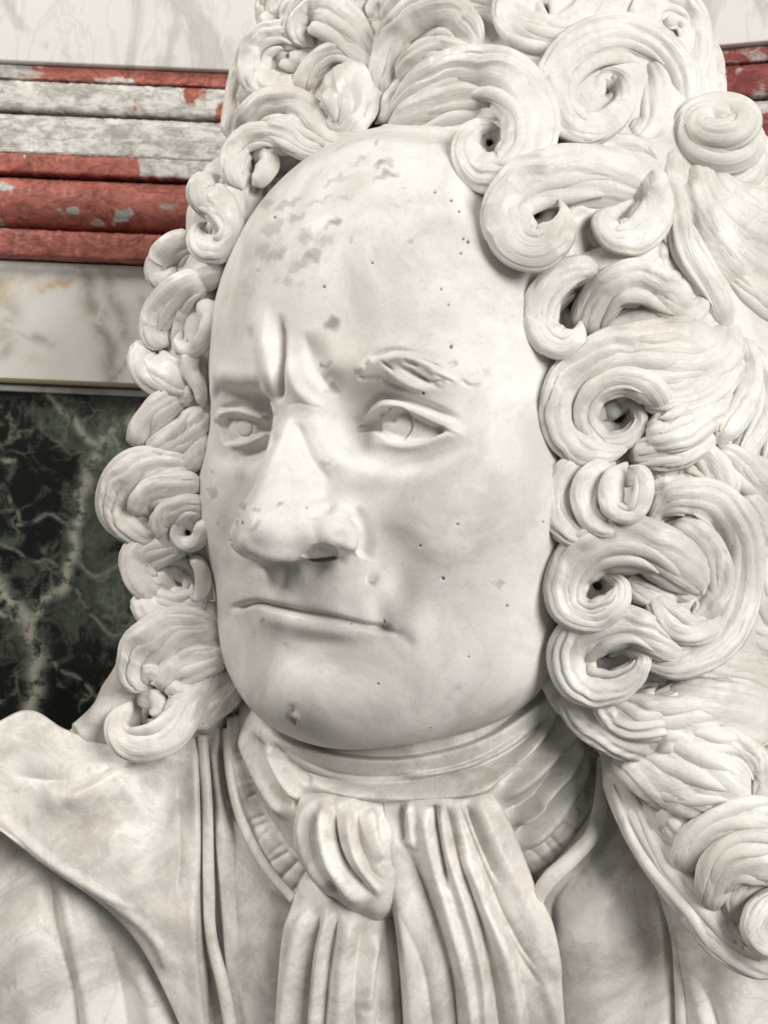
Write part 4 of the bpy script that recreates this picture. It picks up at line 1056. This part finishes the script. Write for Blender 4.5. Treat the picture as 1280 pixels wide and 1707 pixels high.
CHIPS = [(12, 312, 12, 9, 0, 0), (118, 352, 18, 7, -.2, 0), (160, 374, 10, 9, 0, 0), (205, 360, 26, 10, -.7, 0), (5, 376, 14, 8, .3, 0), (240, 420, 30, 6, 0, .2), (60, 400, 30, 4, .2, .25), (280, 345, 26, 10, .1, .3),
         (262, 272, 36, 26, 0, .05), (330, 280, 60, 26, 0, .1), (40, 266, 12, 8, 0, .2), (236, 296, 7, 6, 0, 0), (150, 268, 20, 6, 0, .45), (295, 243, 15, 8, 0, 1.2), (322, 152, 16, 20, .3, 1.2), (232, 170, 16, 9, 0, 1.1),
         (120, 118, 60, 9, 0, 1.0), (250, 125, 60, 12, 0, 1.1), (340, 128, 40, 14, 0, 1.1), (30, 118, 30, 16, 0, .1), (200, 134, 34, 7, 0, .2), (370, 195, 14, 14, 0, .9),
         (1210, 185, 40, 14, -.2, .1), (1250, 140, 24, 9, -.3, .15), (1270, 175, 20, 30, 0, .3), (1215, 120, 20, 6, -.2, .35)]

def white_panel_mat(name, base, ochre=0.0):
    m, nt, b = new_mat(name); pos = geo_pos(nt)
    mp = N(nt, 'ShaderNodeMapping'); mp.inputs['Rotation'].default_value = (0, math.radians(28), 0); mp.inputs['Scale'].default_value = (1.6, 1, .55)
    nt.links.new(pos, mp.inputs[0]); v = mp.outputs[0]
    n1 = noise(nt, v, 11, 5, .55, 1.2)
    c = mix(nt, ramp(nt, n1, [(.50, (0, 0, 0)), (.60, (1, 1, 1)), (.68, (.2, .2, .2))]), base, (.34, .325, .275) if ochre else (.55, .54, .50))
    n2 = noise(nt, v, 26, 6, .6, .8)
    c = mix(nt, ramp(nt, n2, [(.46, (0, 0, 0)), (.495, (.22, .22, .22)), (.53, (0, 0, 0))]), c, (.40, .38, .31))
    if ochre:
        n3 = noise(nt, pos, 16, 3, .5, .3)
        c = mix(nt, ramp(nt, n3, [(.58, (0, 0, 0)), (.72, (ochre,)*3)]), c, (.72, .47, .26))
    nt.links.new(c, b.inputs['Base Color']); b.inputs['Roughness'].default_value = .3
    return m

def line_attr(qx, qy, lines):
    r = np.zeros(qx.shape)
    for pts, w_, a in lines:
        L = catmull(pts, len(pts)*8)
        L = L + np.stack([4*np.sin(L[:, 1]/9.), 4*np.sin(L[:, 0]/8. + 1)], 1)
        d, _, _ = poly_dist(qx, qy, L)
        r = np.maximum(r, a*np.exp(-(d/w_)**1.8))
    return r

GREEN_VEINS = [([(-10, 970), (22, 1006), (44, 1036), (62, 1090), (52, 1190)], 12, 1.0), ([(44, 1036), (84, 996), (112, 962), (126, 900), (134, 850), (140, 800)], 9, 1.0), ([(134, 850), (150, 780), (176, 730), (215, 700), (250, 676)], 9, .8),
               ([(80, 655), (112, 690), (150, 730), (180, 742)], 6, .8), ([(0, 762), (26, 770)], 4, .8), ([(-10, 1010), (30, 1040)], 4, .8), ([(30, 880), (70, 860), (118, 872)], 2.5, .6), ([(120, 930), (170, 960), (200, 940), (236, 900)], 3, .5),
               ([(150, 1020), (190, 1060), (230, 1020)], 2.5, .5), ([(60, 1090), (100, 1110), (150, 1150)], 3, .5), ([(20, 830), (30, 870)], 2.5, .5), ([(100, 960), (150, 1010)], 2.5, .5), ([(0, 900), (40, 930), (100, 940)], 2, .5), ([(190, 700), (200, 760), (230, 800)], 3, .5)]
GREEN_CLOUD = [(190, 800, 60, 150, .2, .9), (110, 700, 60, 40, 0, .6), (170, 1000, 70, 90, 0, .7), (40, 1080, 70, 60, 0, .45), (60, 920, 60, 40, 0, .25), (200, 690, 60, 40, 0, .7), (20, 690, 40, 20, 0, .2)]
CREAM_VEINS_SHADE = [([(140, 440), (150, 490), (170, 545), (186, 600), (184, 640)], 15, .9), ([(168, 440), (190, 500), (214, 560)], 13, .7), ([(250, 590), (222, 600), (196, 622)], 5, 1.0), ([(-5, 470), (14, 520), (4, 580)], 16, .7), ([(62, 560), (82, 575)], 9, .7),
               ([(30, 556), (70, 566)], 3, .5), ([(100, 440), (110, 470)], 10, .4), ([(240, 500), (252, 560)], 7, .5), ([(0, 448), (300, 462)], 6, .5)]  # last entry is no vein: shadow line under the moulding, painted into the colour
OCHRE = [(95, 474, 34, 9, -.2, .9), (8, 490, 20, 24, 0, .6), (40, 466, 30, 8, 0, .5), (220, 605, 24, 6, -.4, .8), (60, 600, 30, 10, 0, .2)]

def green_mat():
    m, nt, b = new_mat('dark_green_marble'); pos = geo_pos(nt)
    cl = N(nt, 'ShaderNodeAttribute', attribute_name='cloud')
    n0 = noise(nt, pos, 42, 8, .72, .8)
    ad = N(nt, 'ShaderNodeMath', operation='MULTIPLY_ADD'); nt.links.new(cl.outputs['Fac'], ad.inputs[0]); ad.inputs[1].default_value = .30; nt.links.new(n0, ad.inputs[2])
    base = mix(nt, ramp(nt, ad.outputs[0], [(.52, (0, 0, 0)), (.66, (.45, .45, .45)), (.86, (1, 1, 1))]), (.008, .011, .009), (.20, .24, .18))
    base = mix(nt, ramp(nt, noise(nt, pos, 150, 4, .7), [(.5, (0, 0, 0)), (.7, (.7, .7, .7))]), base, (.02, .022, .018))
    vo = N(nt, 'ShaderNodeTexVoronoi', feature='DISTANCE_TO_EDGE'); vo.inputs['Scale'].default_value = 34
    wn = N(nt, 'ShaderNodeTexNoise'); wn.inputs['Scale'].default_value = 30; wn.inputs['Detail'].default_value = 4; nt.links.new(pos, wn.inputs['Vector'])
    vm = N(nt, 'ShaderNodeMix', data_type='VECTOR'); vm.inputs[0].default_value = .05; nt.links.new(pos, vm.inputs[4]); nt.links.new(wn.outputs['Color'], vm.inputs[5]); nt.links.new(vm.outputs[1], vo.inputs['Vector'])
    g = ramp(nt, noise(nt, pos, 24, 3), [(.46, (0, 0, 0)), (.62, (1, 1, 1))])
    mu = N(nt, 'ShaderNodeMath', operation='MULTIPLY'); nt.links.new(ramp(nt, vo.outputs['Distance'], [(0, (.6,)*3), (.03, (.2,)*3), (.08, (0, 0, 0))]), mu.inputs[0]); nt.links.new(g, mu.inputs[1])
    base = mix(nt, mu.outputs[0], base, (.30, .32, .24))
    ve = N(nt, 'ShaderNodeAttribute', attribute_name='vein')
    m2 = N(nt, 'ShaderNodeMath', operation='MULTIPLY'); nt.links.new(ve.outputs['Fac'], m2.inputs[0]); nt.links.new(ramp(nt, noise(nt, pos, 120, 5, .7), [(.38, (.05, .05, .05)), (.56, (1, 1, 1))]), m2.inputs[1])
    base = mix(nt, m2.outputs[0], base, (.58, .57, .47))
    nt.links.new(base, b.inputs['Base Color']); b.inputs['Roughness'].default_value = .26
    return m

def cream_mat():
    m, nt, b = new_mat('veined_cream_marble'); pos = geo_pos(nt)
    c = mix(nt, ramp(nt, noise(nt, pos, 20, 5, .6, .6), [(.4, (0, 0, 0)), (.7, (.8, .8, .8))]), (.86, .84, .79), (.74, .71, .64))
    for an, colr in (('vein', (.37, .35, .285)), ('ochre', (.62, .42, .23))):
        ve = N(nt, 'ShaderNodeAttribute', attribute_name=an)
        m2 = N(nt, 'ShaderNodeMath', operation='MULTIPLY'); nt.links.new(ve.outputs['Fac'], m2.inputs[0]); nt.links.new(ramp(nt, noise(nt, pos, 60, 6, .65, .5), [(.28, (.15, .15, .15)), (.6, (1, 1, 1))]), m2.inputs[1])
        c = mix(nt, m2.outputs[0], c, colr)
    nt.links.new(c, b.inputs['Base Color']); b.inputs['Roughness'].default_value = .28
    return m

def slab_prof(o0, o1, y0, y1, ny):
    return [(o0, y0)] + [(o1, y0 + (y1 - y0)*k/ny) for k in range(ny + 1)] + [(o0, y1)]

def build_wall():
    M_up = white_panel_mat('pale_wall_marble', (.74, .72, .68))
    M_low = cream_mat(); M_green = green_mat()
    M_rl = red_mat('red_breccia_marble'); M_rr = red_mat('deep_red_breccia_marble', (.20, .045, .042))
    M_br, nt, b = new_mat('tarnished_fillet'); b.inputs['Base Color'].default_value = (.20, .165, .10, 1); b.inputs['Roughness'].default_value = .45
    M_j, nt, b = new_mat('wall_core'); b.inputs['Base Color'].default_value = (.09, .055, .04, 1); b.inputs['Roughness'].default_value = .9
    Y = wall_y
    wall = run('wall', [(-140, Y(-620)), (-64, Y(-620)), (-64, Y(1500)), (-140, Y(1500))], 'left', M_j, None)
    tag(wall, kind='structure')
    wall2 = run('wall', [(-140, Y(-620)), (-64, Y(-620)), (-64, Y(1500)), (-140, Y(1500))], 'right', M_j, None)
    tag(wall2, kind='structure')
    def red(v): return lambda qx, qy: {'redness': blobs(qx, qy, v, CHIPS)}
    greenA = lambda qx, qy: {'vein': line_attr(qx, qy, GREEN_VEINS), 'cloud': blobs(qx, qy, 0, GREEN_CLOUD)}
    creamA = lambda qx, qy: {'vein': line_attr(qx, qy, CREAM_VEINS_SHADE), 'ochre': blobs(qx, qy, 0, OCHRE)}  # 'vein' here also carries the painted shadow along the panel's top edge
    for side, w_, R, p in (('left', wall, M_rl, 0.05), ('right', wall2, M_rr, .75)):
        nn = 420
        tag(run('marble_panel', rrect(-64, 6, Y(-600), Y(102), 5), side, M_up, w_), 'pale off-white marble slab above the moulding' if side == 'left' else None)
        tag(run('moulding_course', rrect(-64, -14, Y(103.5), Y(126), 4), side, R, w_, nn, .6, 1, red(.5)), 'thin red and grey strip under the pale slab' if side == 'left' else None)
        tag(run('moulding_course', rrect(-64, -2, Y(131), Y(180), 12), side, R, w_, nn, .8, 2, red(p)), 'mottled grey-white moulding course' if side == 'left' else None)
        tag(run('moulding_course', rrect(-64, 14, Y(186), Y(256), 8, 40, 8), side, R, w_, nn, .8, 3, red(p)), 'mottled grey-white cavetto course' if side == 'left' else None)
        tag(run('moulding_course', rrect(-64, 24, Y(258), Y(289), 7), side, R, w_, nn, .8, 4, red(.85)), 'red marble fillet course' if side == 'left' else None)
        tag(run('moulding_course', torus(-30, 52, Y(295), Y(377)), side, R, w_, nn, .8, 5, red(.85)), 'rounded red marble course with white chips' if side == 'left' else None)
        tag(run('moulding_course', rrect(-64, 36, Y(384), Y(431), 12, 16, 6), side, R, w_, nn, .8, 6, red(.85)), 'lowest red marble course' if side == 'left' else None)
        tag(run('marble_panel', slab_prof(-64, -4, Y(434), Y(629), 50), side, M_low, w_, 480, attr=creamA), 'cream marble panel with grey and ochre veins' if side == 'left' else None)
        run('fillet', rrect(-64, 8, Y(630), Y(638), 3), side, M_br, w_)
        run('fillet', rrect(-64, -14, Y(639.5), Y(650), 3), side, M_up, w_)
        tag(run('marble_panel', slab_prof(-64, -34, Y(651), Y(1300), 160), side, M_green, w_, 480, attr=greenA), 'dark green marble panel with pale veins' if side == 'left' else None)

# ------------------------------------------------------------------ assemble
build_wall()
hv, hq = build_head()
s, st, pit = sculpt_face(hv, hq)
part('head', s.V, s.Q, M_face, attrs={'stain': st, 'pit': pit})
wv, wq = build_wig_mass()
wig = part('wig', wv, wq, M_hair, attrs={'strand': np.stack([(wv[:, 0] - wv[:, 1]*.7)*.075, (wv[:, 0] + wv[:, 1])*.006, wv[:, 2]*.03], -1)})
build_locks()
fill_strands()
for V, Q, sv in LOCKS:
    part('curl', V, Q, M_hair, wig, attrs={'strand': sv})
for name, (V, Q), _ in build_clothes():
    part(name, V, Q, M_cloth)
for name, pts in (('waistcoat_edge', [(1004,1262,9,2110),(1002,1330,12,2080),(988,1388,13,2060),(952,1430,14,2052),(914,1466,14,2052),(894,1504,12,2062),(906,1556,9,2060),(916,1610,4,2066)]),
                  ('waistcoat_edge', [(378,1215,7,2290),(384,1290,8,2250),(402,1366,8,2228),(440,1440,8,2186),(490,1500,8,2150)]),
                  ('coat_edge', [(338,1226,9,2290),(346,1340,9,2262),(348,1470,10,2240),(352,1560,10,2226),(374,1650,11,2210),(392,1760,11,2200),(410,1940,11,2192)]),
                  ('coat_edge', [(986,1196,8,2180),(1040,1330,11,2098),(1092,1450,12,2066),(1124,1550,10,2060),(1132,1640,9,2062),(1136,1780,9,2064),(1138,1940,9,2066)])):
    C = catmull(pts, 110)
    V, Q, sv = tube(px2cam(C[:, 0], C[:, 1], C[:, 3]), C[:, 2]*C[:, 3]/F, .8, 20, .05, 3, .3, 0)
    part(name, V, Q, M_cloth)
print('FACES', sum(len(o.data.polygons) for o in sc.objects if o.type == 'MESH'))
